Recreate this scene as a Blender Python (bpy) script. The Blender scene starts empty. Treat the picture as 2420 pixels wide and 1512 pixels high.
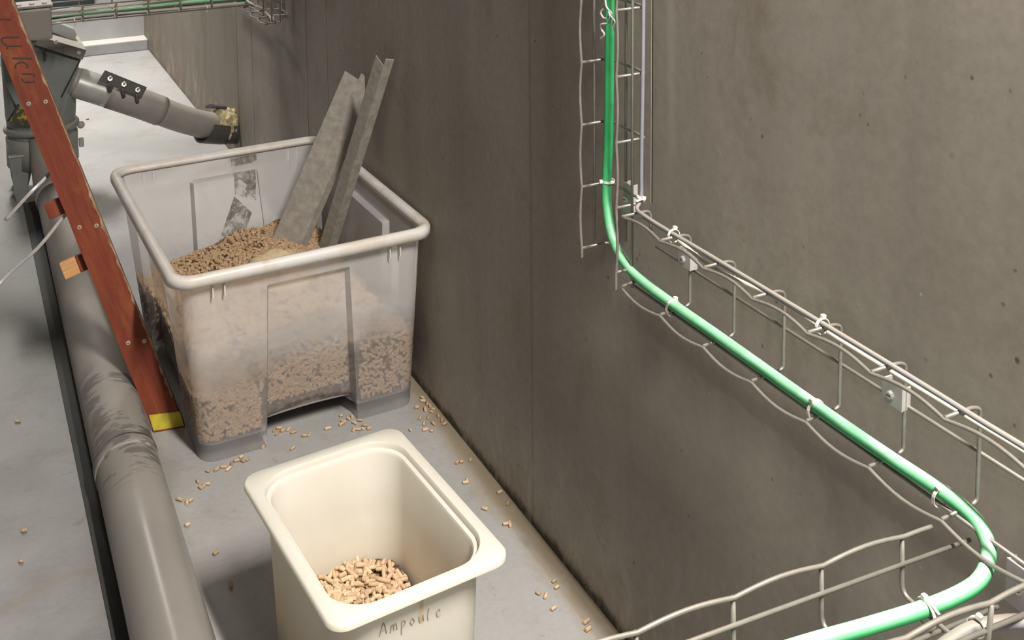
import bpy, bmesh, math, random
import numpy as np
from mathutils import Vector, Matrix, Quaternion

random.seed(7)
np.random.seed(7)
SC = bpy.context.scene
COL = SC.collection

# ------------------------------------------------------------------ camera, light, exposure
cam_d = bpy.data.cameras.new('camera')
cam = bpy.data.objects.new('camera', cam_d)
COL.objects.link(cam)
right = Vector((0.8907, -0.4545, -0.0083)); up = Vector((0.0533, 0.0863, 0.9948)); fwd = Vector((0.4514, 0.8866, -0.1011))
cam.matrix_world = Matrix(((right.x, up.x, -fwd.x, -0.94), (right.y, up.y, -fwd.y, 0.0),
                           (right.z, up.z, -fwd.z, 1.4146), (0, 0, 0, 1)))
cam_d.sensor_fit = 'HORIZONTAL'; cam_d.sensor_width = 36.0
cam_d.lens = 2656.9 * 36.0 / 2420.0
cam_d.shift_x = (1210.0 - 1216.1) / 2420.0
cam_d.shift_y = (-238.7 - 756.0) / 2420.0
cam_d.clip_start = 0.05; cam_d.clip_end = 60
SC.camera = cam

world = bpy.data.worlds.new('World'); SC.world = world
world.use_nodes = True
world.node_tree.nodes['Background'].inputs[0].default_value = (1.0, 0.97, 0.93, 1)
world.node_tree.nodes['Background'].inputs[1].default_value = 0.012

SC.view_settings.view_transform = 'Standard'
SC.view_settings.look = 'None'
SC.view_settings.gamma = 1.0
SC.view_settings.use_curve_mapping = False
SC.view_settings.exposure = 0.0


def area(name, loc, sx, sy, power, color, target=None, spread=180):
    l = bpy.data.lights.new(name, 'AREA'); l.shape = 'RECTANGLE'; l.size = sx; l.size_y = sy
    l.energy = power; l.color = color; l.spread = math.radians(spread)
    o = bpy.data.objects.new(name, l); o.location = loc
    if target is not None:
        o.rotation_euler = (Vector(target) - Vector(loc)).to_track_quat('-Z', 'Y').to_euler()
    COL.objects.link(o)
    return o


area('tube_lamp', (-0.21, -0.10, 2.65), 0.08, 0.95, 182, (1.0, 0.94, 0.86))
area('far_tube_lamp', (-0.80, 5.5, 2.85), 0.25, 0.8, 64, (1.0, 0.955, 0.89), spread=112)
area('room_tube_lamp', (-1.60, 0.70, 2.70), 0.12, 0.9, 5, (1.0, 0.94, 0.86))


# ------------------------------------------------------------------ node helpers
def new_mat(name):
    m = bpy.data.materials.new(name); m.use_nodes = True
    nt = m.node_tree; b = nt.nodes['Principled BSDF']
    return m, nt, b


def nd(nt, t, **k):
    n = nt.nodes.new(t)
    for a, v in k.items():
        setattr(n, a, v)
    return n


def coords(nt, kind='Object', scale=(1, 1, 1), rot=(0, 0, 0)):
    mp = nd(nt, 'ShaderNodeMapping')
    mp.inputs['Scale'].default_value = scale
    mp.inputs['Rotation'].default_value = rot
    if kind == 'World':
        g = nd(nt, 'ShaderNodeNewGeometry'); nt.links.new(g.outputs['Position'], mp.inputs[0])
    else:
        g = nd(nt, 'ShaderNodeTexCoord'); nt.links.new(g.outputs[kind], mp.inputs[0])
    return mp.outputs[0]


def noise(nt, vec, scale, detail=4, rough=0.55, dist=0.0):
    n = nd(nt, 'ShaderNodeTexNoise')
    n.inputs['Scale'].default_value = scale; n.inputs['Detail'].default_value = detail
    n.inputs['Roughness'].default_value = rough; n.inputs['Distortion'].default_value = dist
    nt.links.new(vec, n.inputs['Vector'])
    return n.outputs['Fac']


def ramp(nt, fac, stops):
    r = nd(nt, 'ShaderNodeValToRGB')
    e = r.color_ramp.elements
    while len(e) < len(stops):
        e.new(0.5)
    for el, (p, c) in zip(e, stops):
        el.position = p
        el.color = c if len(c) == 4 else (*c, 1)
    nt.links.new(fac, r.inputs[0])
    return r.outputs[0]


def g3(v):
    return (v, v, v)


def mix(nt, fac, a, b, mode='MIX'):
    m = nd(nt, 'ShaderNodeMix', data_type='RGBA', blend_type=mode)
    for sock, val in ((m.inputs[0], fac), (m.inputs[6], a), (m.inputs[7], b)):
        if isinstance(val, (int, float)):
            sock.default_value = val
        elif isinstance(val, tuple):
            sock.default_value = (*val, 1) if len(val) == 3 else val
        else:
            nt.links.new(val, sock)
    return m.outputs[2]


def math_n(nt, op, a, b=0.0, clamp=False):
    m = nd(nt, 'ShaderNodeMath', operation=op, use_clamp=clamp)
    for i, v in enumerate((a, b)):
        if isinstance(v, (int, float)):
            m.inputs[i].default_value = v
        else:
            nt.links.new(v, m.inputs[i])
    return m.outputs[0]


def bump(nt, b, h, strength, dist=0.002):
    bm = nd(nt, 'ShaderNodeBump')
    bm.inputs['Strength'].default_value = strength; bm.inputs['Distance'].default_value = dist
    nt.links.new(h, bm.inputs['Height']); nt.links.new(bm.outputs[0], b.inputs['Normal'])


def sepxyz(nt, vec):
    s = nd(nt, 'ShaderNodeSeparateXYZ'); nt.links.new(vec, s.inputs[0]); return s.outputs


def simple(name, col, rough=0.5, metal=0.0, var=0.12, scale=40, bumps=0.0, dust=None):
    """Plain surface with a faint blotchy grain; dust = (colour, amount) tints up-facing sides with dust or painted light."""
    m, nt, b = new_mat(name)
    v = coords(nt)
    n = noise(nt, v, scale)
    lo = tuple(c * (1 - var) for c in col); hi = tuple(min(1, c * (1 + var)) for c in col)
    c = ramp(nt, n, [(0.3, lo), (0.7, hi)])
    if dust:
        ge = nd(nt, 'ShaderNodeNewGeometry'); z = sepxyz(nt, ge.outputs['Normal'])[2]
        n2 = noise(nt, v, scale * 0.4, 6, 0.7)
        f = math_n(nt, 'MULTIPLY', math_n(nt, 'MULTIPLY', math_n(nt, 'MAXIMUM', z, 0.0), n2), dust[1] * 2.0, True)
        c = mix(nt, f, c, dust[0])
    nt.links.new(c, b.inputs['Base Color'])
    b.inputs['Roughness'].default_value = rough; b.inputs['Metallic'].default_value = metal
    if bumps:
        bump(nt, b, n, bumps)
    return m


# ------------------------------------------------------------------ materials
def m_concrete():
    m, nt, b = new_mat('concrete')
    v = coords(nt, 'World')
    base = ramp(nt, noise(nt, v, 1.6, 5, 0.6), [(0.3, (0.275, 0.247, 0.208)), (0.7, (0.362, 0.328, 0.283))])
    vs = coords(nt, 'World', (1, 3.2, 0.35))
    st = noise(nt, vs, 1.3, 4, 0.55, 0.6)
    c = mix(nt, 0.7, base, ramp(nt, st, [(0.3, g3(0.74)), (0.5, g3(0.97)), (0.7, g3(1.14))]), 'MULTIPLY')
    # warm blotches and fine mottling
    bl = noise(nt, v, 4.2, 6, 0.7, 0.6)
    c = mix(nt, ramp(nt, bl, [(0.52, g3(0)), (0.72, g3(0.55))]), c, (0.20, 0.155, 0.11))
    c = mix(nt, ramp(nt, noise(nt, v, 9, 6, 0.75, 1.0), [(0.58, g3(0)), (0.75, g3(0.45))]), c, (0.36, 0.32, 0.28))
    mo = noise(nt, v, 55, 5, 0.7)
    c = mix(nt, 0.5, c, ramp(nt, mo, [(0.3, g3(0.78)), (0.7, g3(1.16))]), 'MULTIPLY')
    # small dark pits
    sx = sepxyz(nt, v)
    cb = nd(nt, 'ShaderNodeCombineXYZ'); nt.links.new(sx[1], cb.inputs[0]); nt.links.new(sx[2], cb.inputs[1])
    for sc_, r0, r1, lo_, col_, amt in ((14.0, .022, .046, .57, (0.075, 0.06, 0.05), .7), (34.0, .04, .09, .60, (0.09, 0.073, 0.06), .6), (7.0, .014, .026, .55, (0.06, 0.048, 0.04), .8), (11.0, .010, .024, .58, (0.50, 0.46, 0.41), .7)):
        vo = nd(nt, 'ShaderNodeTexVoronoi', voronoi_dimensions='2D'); vo.inputs['Scale'].default_value = sc_
        ad = nd(nt, 'ShaderNodeVectorMath', operation='ADD'); ad.inputs[1].default_value = (sc_ * .37, sc_ * .11, 0)
        wob = nd(nt, 'ShaderNodeTexNoise'); wob.inputs['Scale'].default_value = 60; nt.links.new(v, wob.inputs['Vector'])
        sw = nd(nt, 'ShaderNodeVectorMath', operation='SCALE'); sw.inputs['Scale'].default_value = .006
        nt.links.new(wob.outputs['Color'], sw.inputs[0]); nt.links.new(cb.outputs[0], ad.inputs[0])
        a2 = nd(nt, 'ShaderNodeVectorMath', operation='ADD'); nt.links.new(ad.outputs[0], a2.inputs[0]); nt.links.new(sw.outputs[0], a2.inputs[1])
        nt.links.new(a2.outputs[0], vo.inputs['Vector'])
        pit = ramp(nt, vo.outputs['Distance'], [(r0, g3(1)), (r1, g3(0))])
        gate = ramp(nt, noise(nt, v, 3.1 + sc_ * .2, 3), [(lo_, g3(0)), (lo_ + .05, g3(1))])
        c = mix(nt, math_n(nt, 'MULTIPLY', math_n(nt, 'MULTIPLY', pit, gate), amt), c, col_)
    # mould-like cool clouding and one old dark run of a form joint
    c = mix(nt, ramp(nt, noise(nt, v, 3.0, 5, 0.6, 0.4), [(0.5, g3(0)), (0.7, g3(0.4))]), c, (0.325, 0.292, 0.262))
    jr = ramp(nt, math_n(nt, 'ABSOLUTE', math_n(nt, 'SUBTRACT', sx[1], math_n(nt, 'ADD', 1.7885, math_n(nt, 'MULTIPLY', noise(nt, v, 9, 4), 0.005)))), [(0.001, g3(0.6)), (0.006, g3(0))])
    c = mix(nt, math_n(nt, 'MULTIPLY', jr, noise(nt, v, 6, 4)), c, (0.08, 0.068, 0.055))
    # grime and rusty splashes low down, far end coloured darker to stand in for dimmer light
    xyz = sepxyz(nt, v)
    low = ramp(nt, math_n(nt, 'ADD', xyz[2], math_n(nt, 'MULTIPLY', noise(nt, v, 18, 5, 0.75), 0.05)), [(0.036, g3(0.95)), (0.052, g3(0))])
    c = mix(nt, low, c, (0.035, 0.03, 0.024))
    fy = nd(nt, 'ShaderNodeMapRange'); fy.inputs[1].default_value = 3.9; fy.inputs[2].default_value = 4.15
    nt.links.new(xyz[1], fy.inputs[0])
    far = mix(nt, ramp(nt, noise(nt, coords(nt, 'World', (1, 3, .9)), 2.2, 6, 0.65, 0.6), [(0.35, g3(0)), (0.65, g3(1))]), (0.19, 0.17, 0.135), (0.125, 0.104, 0.078))
    rz = nd(nt, 'ShaderNodeMapRange'); rz.inputs[1].default_value = 0.32; rz.inputs[2].default_value = 0.02
    nt.links.new(xyz[2], rz.inputs[0])
    far = mix(nt, math_n(nt, 'MULTIPLY', rz.outputs[0], ramp(nt, noise(nt, v, 6, 6, 0.7, 0.8), [(0.42, g3(0)), (0.62, g3(0.8))])), far, (0.15, 0.085, 0.055))
    c = mix(nt, math_n(nt, 'MULTIPLY', fy.outputs[0], 0.8), c, far)
    stx = math_n(nt, 'ABSOLUTE', math_n(nt, 'SUBTRACT', xyz[1], math_n(nt, 'ADD', 1.318, math_n(nt, 'MULTIPLY', noise(nt, coords(nt, 'World', (0, 0, 1)), 3, 3), 0.05))))
    zz_ = nd(nt, 'ShaderNodeMapRange'); zz_.inputs[1].default_value = 0.78; zz_.inputs[2].default_value = 0.95
    nt.links.new(xyz[2], zz_.inputs[0])
    c = mix(nt, math_n(nt, 'MULTIPLY', ramp(nt, stx, [(0.002, g3(0.35)), (0.016, g3(0))]), zz_.outputs[0]), c, (0.50, 0.455, 0.40))
    lo2 = ramp(nt, math_n(nt, 'ADD', xyz[2], math_n(nt, 'MULTIPLY', noise(nt, v, 4.5, 5, 0.65), 0.5)), [(0.36, g3(0.42)), (0.46, g3(0))])
    spl = ramp(nt, noise(nt, coords(nt, 'World', (1, 2.2, 1), (0.6, 0, 0)), 7, 7, 0.7, 1.2), [(0.5, g3(0)), (0.62, g3(1))])
    c = mix(nt, math_n(nt, 'MULTIPLY', lo2, spl), c, (0.44, 0.39, 0.32))
    nt.links.new(c, b.inputs['Base Color'])
    b.inputs['Roughness'].default_value = 0.62
    b.inputs['Specular IOR Level'].default_value = 0.35
    bump(nt, b, mo, 0.06, 0.002)
    return m


def m_floor():
    m, nt, b = new_mat('floor_paint')
    v = coords(nt, 'World')
    xyz = sepxyz(nt, v)
    c = ramp(nt, noise(nt, v, 2.2, 6, 0.6), [(0.3, (0.325, 0.323, 0.316)), (0.7, (0.385, 0.384, 0.382))])
    c = mix(nt, ramp(nt, noise(nt, v, 7, 6, 0.7, 0.7), [(0.52, g3(0)), (0.75, g3(0.55))]), c, (0.235, 0.222, 0.19))
    c = mix(nt, 0.5, c, ramp(nt, noise(nt, v, 90, 4, 0.7), [(0.3, g3(0.88)), (0.7, g3(1.08))]), 'MULTIPLY')
    c = mix(nt, ramp(nt, noise(nt, v, 13, 6, 0.75, 1.0), [(0.60, g3(0)), (0.72, g3(0.45))]), c, (0.15, 0.145, 0.13))
    c = mix(nt, ramp(nt, noise(nt, v, 24, 5, 0.7, 0.8), [(0.66, g3(0)), (0.74, g3(0.5))]), c, (0.42, 0.40, 0.36))
    lf = ramp(nt, math_n(nt, 'ADD', math_n(nt, 'MULTIPLY', xyz[0], -1.0), math_n(nt, 'MULTIPLY', noise(nt, v, 5, 4), 0.06)), [(0.72, g3(1.0)), (0.78, g3(0.57))])  # floor colour darkened left of the pipe to stand in for weaker light
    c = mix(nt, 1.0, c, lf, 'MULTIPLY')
    # dried run of dirty water, lower left
    wv = math_n(nt, 'ADD', math_n(nt, 'SUBTRACT', xyz[1], math_n(nt, 'MULTIPLY', xyz[0], 0.25)), math_n(nt, 'MULTIPLY', noise(nt, v, 6, 5, 0.65), 0.12))
    s1 = ramp(nt, wv, [(0.0, g3(0)), (1.0, g3(0))])
    band = math_n(nt, 'ABSOLUTE', math_n(nt, 'SUBTRACT', wv, 2.315))
    bf = ramp(nt, band, [(0.004, g3(0.6)), (0.02, g3(0))])
    gx = ramp(nt, math_n(nt, 'MULTIPLY', xyz[0], -1.0), [(0.72, g3(0)), (0.76, g3(1))])
    c = mix(nt, math_n(nt, 'MULTIPLY', bf, gx), c, (0.185, 0.165, 0.125))
    # sawdust drifted along the foot of the wall
    dn = noise(nt, v, 11, 7, 0.72, 0.5)
    dx = nd(nt, 'ShaderNodeMapRange'); dx.inputs[1].default_value = -0.095; dx.inputs[2].default_value = -0.005
    nt.links.new(xyz[0], dx.inputs[0])
    dy = nd(nt, 'ShaderNodeMapRange'); dy.inputs[1].default_value = 3.1; dy.inputs[2].default_value = 2.6
    nt.links.new(xyz[1], dy.inputs[0])
    df = ramp(nt, math_n(nt, 'MULTIPLY', dx.outputs[0], math_n(nt, 'ADD', dn, 0.15)), [(0.22, g3(0)), (0.55, g3(0.8))])
    c = mix(nt, math_n(nt, 'MULTIPLY', df, dy.outputs[0]), c, (0.285, 0.222, 0.14))
    edge = ramp(nt, math_n(nt, 'ADD', xyz[0], math_n(nt, 'MULTIPLY', noise(nt, v, 25, 4, 0.7), 0.02)), [(0.0, g3(0)), (0.004, g3(0)), (0.008, g3(0.0))])
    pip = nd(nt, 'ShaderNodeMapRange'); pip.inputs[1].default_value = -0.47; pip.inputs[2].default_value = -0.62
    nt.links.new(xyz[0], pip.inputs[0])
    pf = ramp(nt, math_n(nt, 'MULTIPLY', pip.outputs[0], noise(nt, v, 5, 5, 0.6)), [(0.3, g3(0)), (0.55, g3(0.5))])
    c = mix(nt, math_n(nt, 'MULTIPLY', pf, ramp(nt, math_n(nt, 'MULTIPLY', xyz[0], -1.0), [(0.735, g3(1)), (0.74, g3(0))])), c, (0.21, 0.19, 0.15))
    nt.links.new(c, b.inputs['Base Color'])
    r = ramp(nt, noise(nt, v, 5, 5, 0.6), [(0.3, g3(0.36)), (0.7, g3(0.55))])
    nt.links.new(r, b.inputs['Roughness'])
    b.inputs['Specular IOR Level'].default_value = 0.4
    bump(nt, b, noise(nt, v, 70, 3), 0.06, 0.002)
    return m


def m_frosted():
    """Milky polypropylene: what touches it shows through, what is further off blurs."""
    m, nt, b = new_mat('frosted_plastic')
    v = coords(nt)
    n = noise(nt, v, 7, 6, 0.65, 0.8)
    col = ramp(nt, n, [(0.3, (0.80, 0.77, 0.76)), (0.7, (0.96, 0.95, 0.97))])
    nt.links.new(col, b.inputs['Base Color'])
    b.inputs['Roughness'].default_value = 0.36
    tl = nd(nt, 'ShaderNodeBsdfTranslucent'); tl.inputs[0].default_value = (0.86, 0.845, 0.83, 1)
    m1 = nd(nt, 'ShaderNodeMixShader'); m1.inputs[0].default_value = 0.30
    nt.links.new(b.outputs[0], m1.inputs[1]); nt.links.new(tl.outputs[0], m1.inputs[2])
    rf = nd(nt, 'ShaderNodeBsdfRefraction'); rf.inputs['Color'].default_value = (0.95, 0.94, 0.93, 1)
    rf.inputs['Roughness'].default_value = 0.16; rf.inputs['IOR'].default_value = 1.3
    tr = nd(nt, 'ShaderNodeBsdfTransparent'); tr.inputs[0].default_value = (1, 1, 1, 1)
    m3 = nd(nt, 'ShaderNodeMixShader'); m3.inputs[0].default_value = 0.3
    nt.links.new(rf.outputs[0], m3.inputs[1]); nt.links.new(tr.outputs[0], m3.inputs[2])
    m2 = nd(nt, 'ShaderNodeMixShader')
    # a film of wood dust clings to the wall above the fill line and clouds it further
    zc = math_n(nt, 'ADD', sepxyz(nt, v)[2], math_n(nt, 'MULTIPLY', math_n(nt, 'SUBTRACT', noise(nt, v, 6, 6, 0.7, 0.8), 0.5), 0.12))
    mr = nd(nt, 'ShaderNodeMapRange'); mr.inputs[1].default_value = 0.16; mr.inputs[2].default_value = 0.26
    mr.inputs[3].default_value = 0.76; mr.inputs[4].default_value = 0.44
    nt.links.new(zc, mr.inputs[0]); f = mr.outputs[0]
    nt.links.new(f, m2.inputs[0])
    nt.links.new(m1.outputs[0], m2.inputs[1]); nt.links.new(m3.outputs[0], m2.inputs[2])
    nt.links.new(m2.outputs[0], nt.nodes['Material Output'].inputs[0])
    return m


def m_rim():
    m, nt, b = new_mat('frosted_rim')
    v = coords(nt)
    n = noise(nt, v, 10, 6, 0.7, 0.6)
    col = ramp(nt, n, [(0.40, (0.84, 0.825, 0.82)), (0.56, (0.78, 0.73, 0.67)), (0.72, (0.62, 0.53, 0.41))])
    nt.links.new(col, b.inputs['Base Color']); b.inputs['Roughness'].default_value = 0.4
    tl = nd(nt, 'ShaderNodeBsdfTranslucent'); tl.inputs[0].default_value = (0.8, 0.76, 0.72, 1)
    m1 = nd(nt, 'ShaderNodeMixShader'); m1.inputs[0].default_value = 0.25
    nt.links.new(b.outputs[0], m1.inputs[1]); nt.links.new(tl.outputs[0], m1.inputs[2])
    nt.links.new(m1.outputs[0], nt.nodes['Material Output'].inputs[0])
    return m


def m_residue():
    m, nt, b = new_mat('tape_residue')
    v = coords(nt)
    n = noise(nt, v, 38, 7, 0.75, 0.6)
    b.inputs['Base Color'].default_value = (0.17, 0.145, 0.115, 1); b.inputs['Roughness'].default_value = 0.8
    tr = nd(nt, 'ShaderNodeBsdfTransparent')
    mx = nd(nt, 'ShaderNodeMixShader')
    nt.links.new(ramp(nt, n, [(0.42, g3(0.04)), (0.66, g3(0.66))]), mx.inputs[0])
    nt.links.new(tr.outputs[0], mx.inputs[1]); nt.links.new(b.outputs[0], mx.inputs[2])
    nt.links.new(mx.outputs[0], nt.nodes['Material Output'].inputs[0])
    return m


def m_cream():
    m, nt, b = new_mat('cream_plastic')
    v = coords(nt)
    xyz = sepxyz(nt, v)
    c = ramp(nt, noise(nt, v, 7, 6, 0.65, 0.4), [(0.3, (0.80, 0.765, 0.68)), (0.7, (0.85, 0.825, 0.755))])
    zr = nd(nt, 'ShaderNodeMapRange'); zr.inputs[1].default_value = 0.17; zr.inputs[2].default_value = 0.04
    nt.links.new(xyz[2], zr.inputs[0])
    c = mix(nt, math_n(nt, 'MULTIPLY', zr.outputs[0], 0.5), c, (0.72, 0.56, 0.31))
    # one brown drip below the rim, as on the front
    nt.links.new(c, b.inputs['Base Color'])
    b.inputs['Roughness'].default_value = 0.33
    tl = nd(nt, 'ShaderNodeBsdfTranslucent'); nt.links.new(c, tl.inputs[0])
    m1 = nd(nt, 'ShaderNodeMixShader'); m1.inputs[0].default_value = 0.3
    nt.links.new(b.outputs[0], m1.inputs[1]); nt.links.new(tl.outputs[0], m1.inputs[2])
    nt.links.new(m1.outputs[0], nt.nodes['Material Output'].inputs[0])
    return m


def m_pellet():
    m, nt, b = new_mat('wood_pellet')
    v = coords(nt, 'World')
    oi = nd(nt, 'ShaderNodeObjectInfo')
    n = noise(nt, v, 130, 2, 0.5)
    f = math_n(nt, 'ADD', math_n(nt, 'MULTIPLY', oi.outputs['Random'], 0.45), math_n(nt, 'MULTIPLY', n, 0.6))
    c = ramp(nt, f, [(0.2, (0.36, 0.235, 0.13)), (0.5, (0.52, 0.365, 0.225)), (0.85, (0.66, 0.50, 0.335))])
    fine = noise(nt, v, 700, 3, 0.7)
    c = mix(nt, 0.5, c, ramp(nt, fine, [(0.3, g3(0.75)), (0.7, g3(1.15))]), 'MULTIPLY')
    nt.links.new(c, b.inputs['Base Color']); b.inputs['Roughness'].default_value = 0.75
    return m


def m_heap():
    m, nt, b = new_mat('pellet_heap')
    v = coords(nt, 'World')
    vo = nd(nt, 'ShaderNodeTexVoronoi'); vo.inputs['Scale'].default_value = 95
    nt.links.new(v, vo.inputs['Vector'])
    c = ramp(nt, vo.outputs['Distance'], [(0.15, (0.30, 0.2, 0.12)), (0.45, (0.17, 0.105, 0.06)), (0.75, (0.05, 0.03, 0.018))])  # near-black cell edges paint in the shade between pellets
    nt.links.new(c, b.inputs['Base Color']); b.inputs['Roughness'].default_value = 0.85
    bump(nt, b, vo.outputs['Distance'], 0.6, -0.004)
    return m


def m_painted_wood():
    m, nt, b = new_mat('red_painted_wood')
    v = coords(nt)
    g = noise(nt, coords(nt, 'Object', (14, 14, 1.2)), 5, 6, 0.6, 0.4)
    c = ramp(nt, g, [(0.3, (0.125, 0.027, 0.013)), (0.55, (0.175, 0.038, 0.018)), (0.8, (0.23, 0.06, 0.025))])
    c = mix(nt, ramp(nt, noise(nt, coords(nt, 'Object', (6, 6, 2.5)), 4, 5, 0.6, 0.5), [(0.5, g3(0)), (0.75, g3(0.55))]), c, (0.30, 0.10, 0.035))
    sc = noise(nt, coords(nt, 'Object', (1, 1, 0.5)), 26, 5, 0.7, 1.2)
    c = mix(nt, ramp(nt, sc, [(0.70, g3(0)), (0.76, g3(0.7))]), c, (0.45, 0.27, 0.17))
    nt.links.new(c, b.inputs['Base Color']); b.inputs['Roughness'].default_value = 0.6
    b.inputs['Specular IOR Level'].default_value = 0.25
    bump(nt, b, g, 0.12)
    return m


def m_worn_edge():
    m, nt, b = new_mat('worn_wood_edge')
    v = coords(nt, 'Object', (1, 1, 0.5))
    n = noise(nt, v, 45, 6, 0.75, 0.8)
    c = ramp(nt, n, [(0.35, (0.15, 0.05, 0.025)), (0.5, (0.25, 0.16, 0.09)), (0.65, (0.37, 0.29, 0.2))])
    nt.links.new(c, b.inputs['Base Color']); b.inputs['Roughness'].default_value = 0.8
    return m


def m_raw_wood():
    m, nt, b = new_mat('raw_wood')
    n = noise(nt, coords(nt, 'Object', (1, 1, 14)), 18, 5, 0.6, 0.3)
    c = ramp(nt, n, [(0.3, (0.44, 0.21, 0.075)), (0.7, (0.66, 0.38, 0.17))])
    nt.links.new(c, b.inputs['Base Color']); b.inputs['Roughness'].default_value = 0.7
    return m


def m_dusty_pipe():
    m, nt, b = new_mat('dusty_grey_pipe')
    v = coords(nt, 'World')
    xyz = sepxyz(nt, v)
    dust = ramp(nt, noise(nt, v, 6, 6, 0.6), [(0.3, (0.235, 0.216, 0.192)), (0.7, (0.295, 0.275, 0.25))])
    clean = (0.125, 0.115, 0.105)
    # rubbed patches (boot and hand marks) on a stretch of the pipe
    a = noise(nt, coords(nt, 'World', (1.0, 1.0, 1.0)), 12, 3, 0.55, 0.3)
    bands = noise(nt, coords(nt, 'World', (1, 5, 1), (0, 0, 0.5)), 16, 3, 0.6, 0.8)
    reg = ramp(nt, math_n(nt, 'ABSOLUTE', math_n(nt, 'SUBTRACT', xyz[1], 2.36)), [(0.20, g3(1)), (0.27, g3(0))])
    up_ = ramp(nt, xyz[2], [(0.078, g3(0)), (0.092, g3(1))])
    pk = ramp(nt, math_n(nt, 'ADD', math_n(nt, 'MULTIPLY', a, 0.6), math_n(nt, 'MULTIPLY', bands, 0.5)), [(0.535, g3(0)), (0.56, g3(0.85))])
    f = math_n(nt, 'MULTIPLY', math_n(nt, 'MULTIPLY', reg, up_), pk)
    c = mix(nt, f, dust, clean)
    # nearer end is cleaner and glossier
    ny = nd(nt, 'ShaderNodeMapRange'); ny.inputs[1].default_value = 2.25; ny.inputs[2].default_value = 1.95
    nt.links.new(xyz[1], ny.inputs[0])
    c = mix(nt, math_n(nt, 'MULTIPLY', ny.outputs[0], 0.6), c, (0.215, 0.198, 0.183))
    nt.links.new(c, b.inputs['Base Color'])
    r = mix(nt, math_n(nt, 'MAXIMUM', f, ny.outputs[0]), g3(0.62), g3(0.27))
    nt.links.new(r, b.inputs['Roughness'])
    bump(nt, b, noise(nt, v, 160, 3), 0.05)
    return m


def m_sign():
    m, nt, b = new_mat('yellow_sign')
    c = ramp(nt, noise(nt, coords(nt), 30, 4), [(0.44, (0.40, 0.31, 0.04)), (0.52, (0.05, 0.045, 0.02))])
    nt.links.new(c, b.inputs['Base Color'])
    return m


M = dict(
    concrete=m_concrete(), floor=m_floor(), frosted=m_frosted(), rim=m_rim(), residue=m_residue(), cream=m_cream(),
    pellet=m_pellet(), heap=m_heap(), redwood=m_painted_wood(), edge=m_worn_edge(), rawwood=m_raw_wood(),
    pipe=m_dusty_pipe(), sign=m_sign(),
    joint=simple('joint_grout', (0.045, 0.038, 0.03), 0.9),
    wire=simple('galvanised_wire', (0.25, 0.238, 0.215), 0.42, 0.45, 0.15, 60, dust=((0.30, 0.272, 0.23), 0.55)),
    green=simple('green_cable_sheath', (0.035, 0.34, 0.115), 0.42, 0, 0.06, 30, dust=((0.36, 0.68, 0.45), 0.85)),  # mint tint on upper sides paints in the strong light there
    greycable=simple('grey_cable_sheath', (0.22, 0.225, 0.26), 0.5, 0, 0.08, 30, dust=((0.29, 0.265, 0.225), 1.0)),
    whitecable=simple('white_cable_sheath', (0.52, 0.49, 0.42), 0.5, 0, 0.08, 30),
    tie=simple('white_nylon', (0.74, 0.71, 0.63), 0.4, 0, 0.06, 50),
    clear=simple('clear_film', (0.36, 0.355, 0.34), 0.25, 0, 0.1, 60),
    zinc=simple('zinc_plate', (0.44, 0.43, 0.42), 0.45, 0.2, 0.12, 40),
    bolt=simple('bright_bolt', (0.72, 0.72, 0.70), 0.25, 0.8, 0.05, 50),
    screw=simple('brass_screw', (0.55, 0.47, 0.38), 0.4, 0.5, 0.1, 60),
    machine=simple('grey_machine_paint', (0.19, 0.203, 0.196), 0.5, 0, 0.1, 12, dust=((0.38, 0.37, 0.33), 0.7)),
    machinelight=simple('pale_machine_paint', (0.36, 0.385, 0.36), 0.5, 0, 0.08, 12),
    boxgrey=simple('grey_box_plastic', (0.235, 0.222, 0.20), 0.5, 0, 0.06, 10, dust=((0.5, 0.47, 0.42), 0.7)),
    spout=simple('grey_feed_pipe', (0.28, 0.262, 0.245), 0.5, 0, 0.1, 14, dust=((0.45, 0.41, 0.36), 0.8)),
    spoutlight=simple('silver_sleeve', (0.46, 0.46, 0.44), 0.38, 0.25, 0.1, 20),
    darkplate=simple('dark_grey_plate', (0.075, 0.073, 0.068), 0.5, 0, 0.1, 20),
    foam=simple('dried_foam', (0.50, 0.43, 0.25), 0.9, 0, 0.4, 60, 0.8),
    slat=simple('dusty_grey_slat', (0.29, 0.268, 0.235), 0.7, 0, 0.22, 55, 0.15, dust=((0.37, 0.335, 0.285), 0.8)),
    dust=simple('sawdust', (0.55, 0.43, 0.26), 0.95, 0, 0.2, 90, 0.5),
    ink=simple('black_paint_mark', (0.035, 0.018, 0.014), 0.7, 0, 0.2, 60),
    pen=simple('grey_pen_mark', (0.36, 0.31, 0.24), 0.7, 0, 0.2, 60),
    drip=simple('brown_drip', (0.62, 0.50, 0.34), 0.6, 0, 0.15, 60),
    yellow=simple('yellow_paint', (0.48, 0.41, 0.03), 0.6, 0, 0.25, 45),
    nearblack=simple('near_black', (0.03, 0.03, 0.028), 0.7),
    backgrey=simple('grey_wall_paint', (0.36, 0.36, 0.365), 0.6, 0, 0.12, 5),
    backwhite=simple('white_wall_paint', (0.72, 0.71, 0.68), 0.6, 0, 0.04, 5),
    plinth=simple('plinth_paint', (0.31, 0.31, 0.315), 0.55, 0, 0.12, 9, dust=((0.6, 0.58, 0.53), 1.2)),
    cabinet=simple('dark_green_paint', (0.012, 0.028, 0.03), 0.5),
    plain=simple('plain_plaster', (0.16, 0.15, 0.14), 0.8),
)


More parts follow.
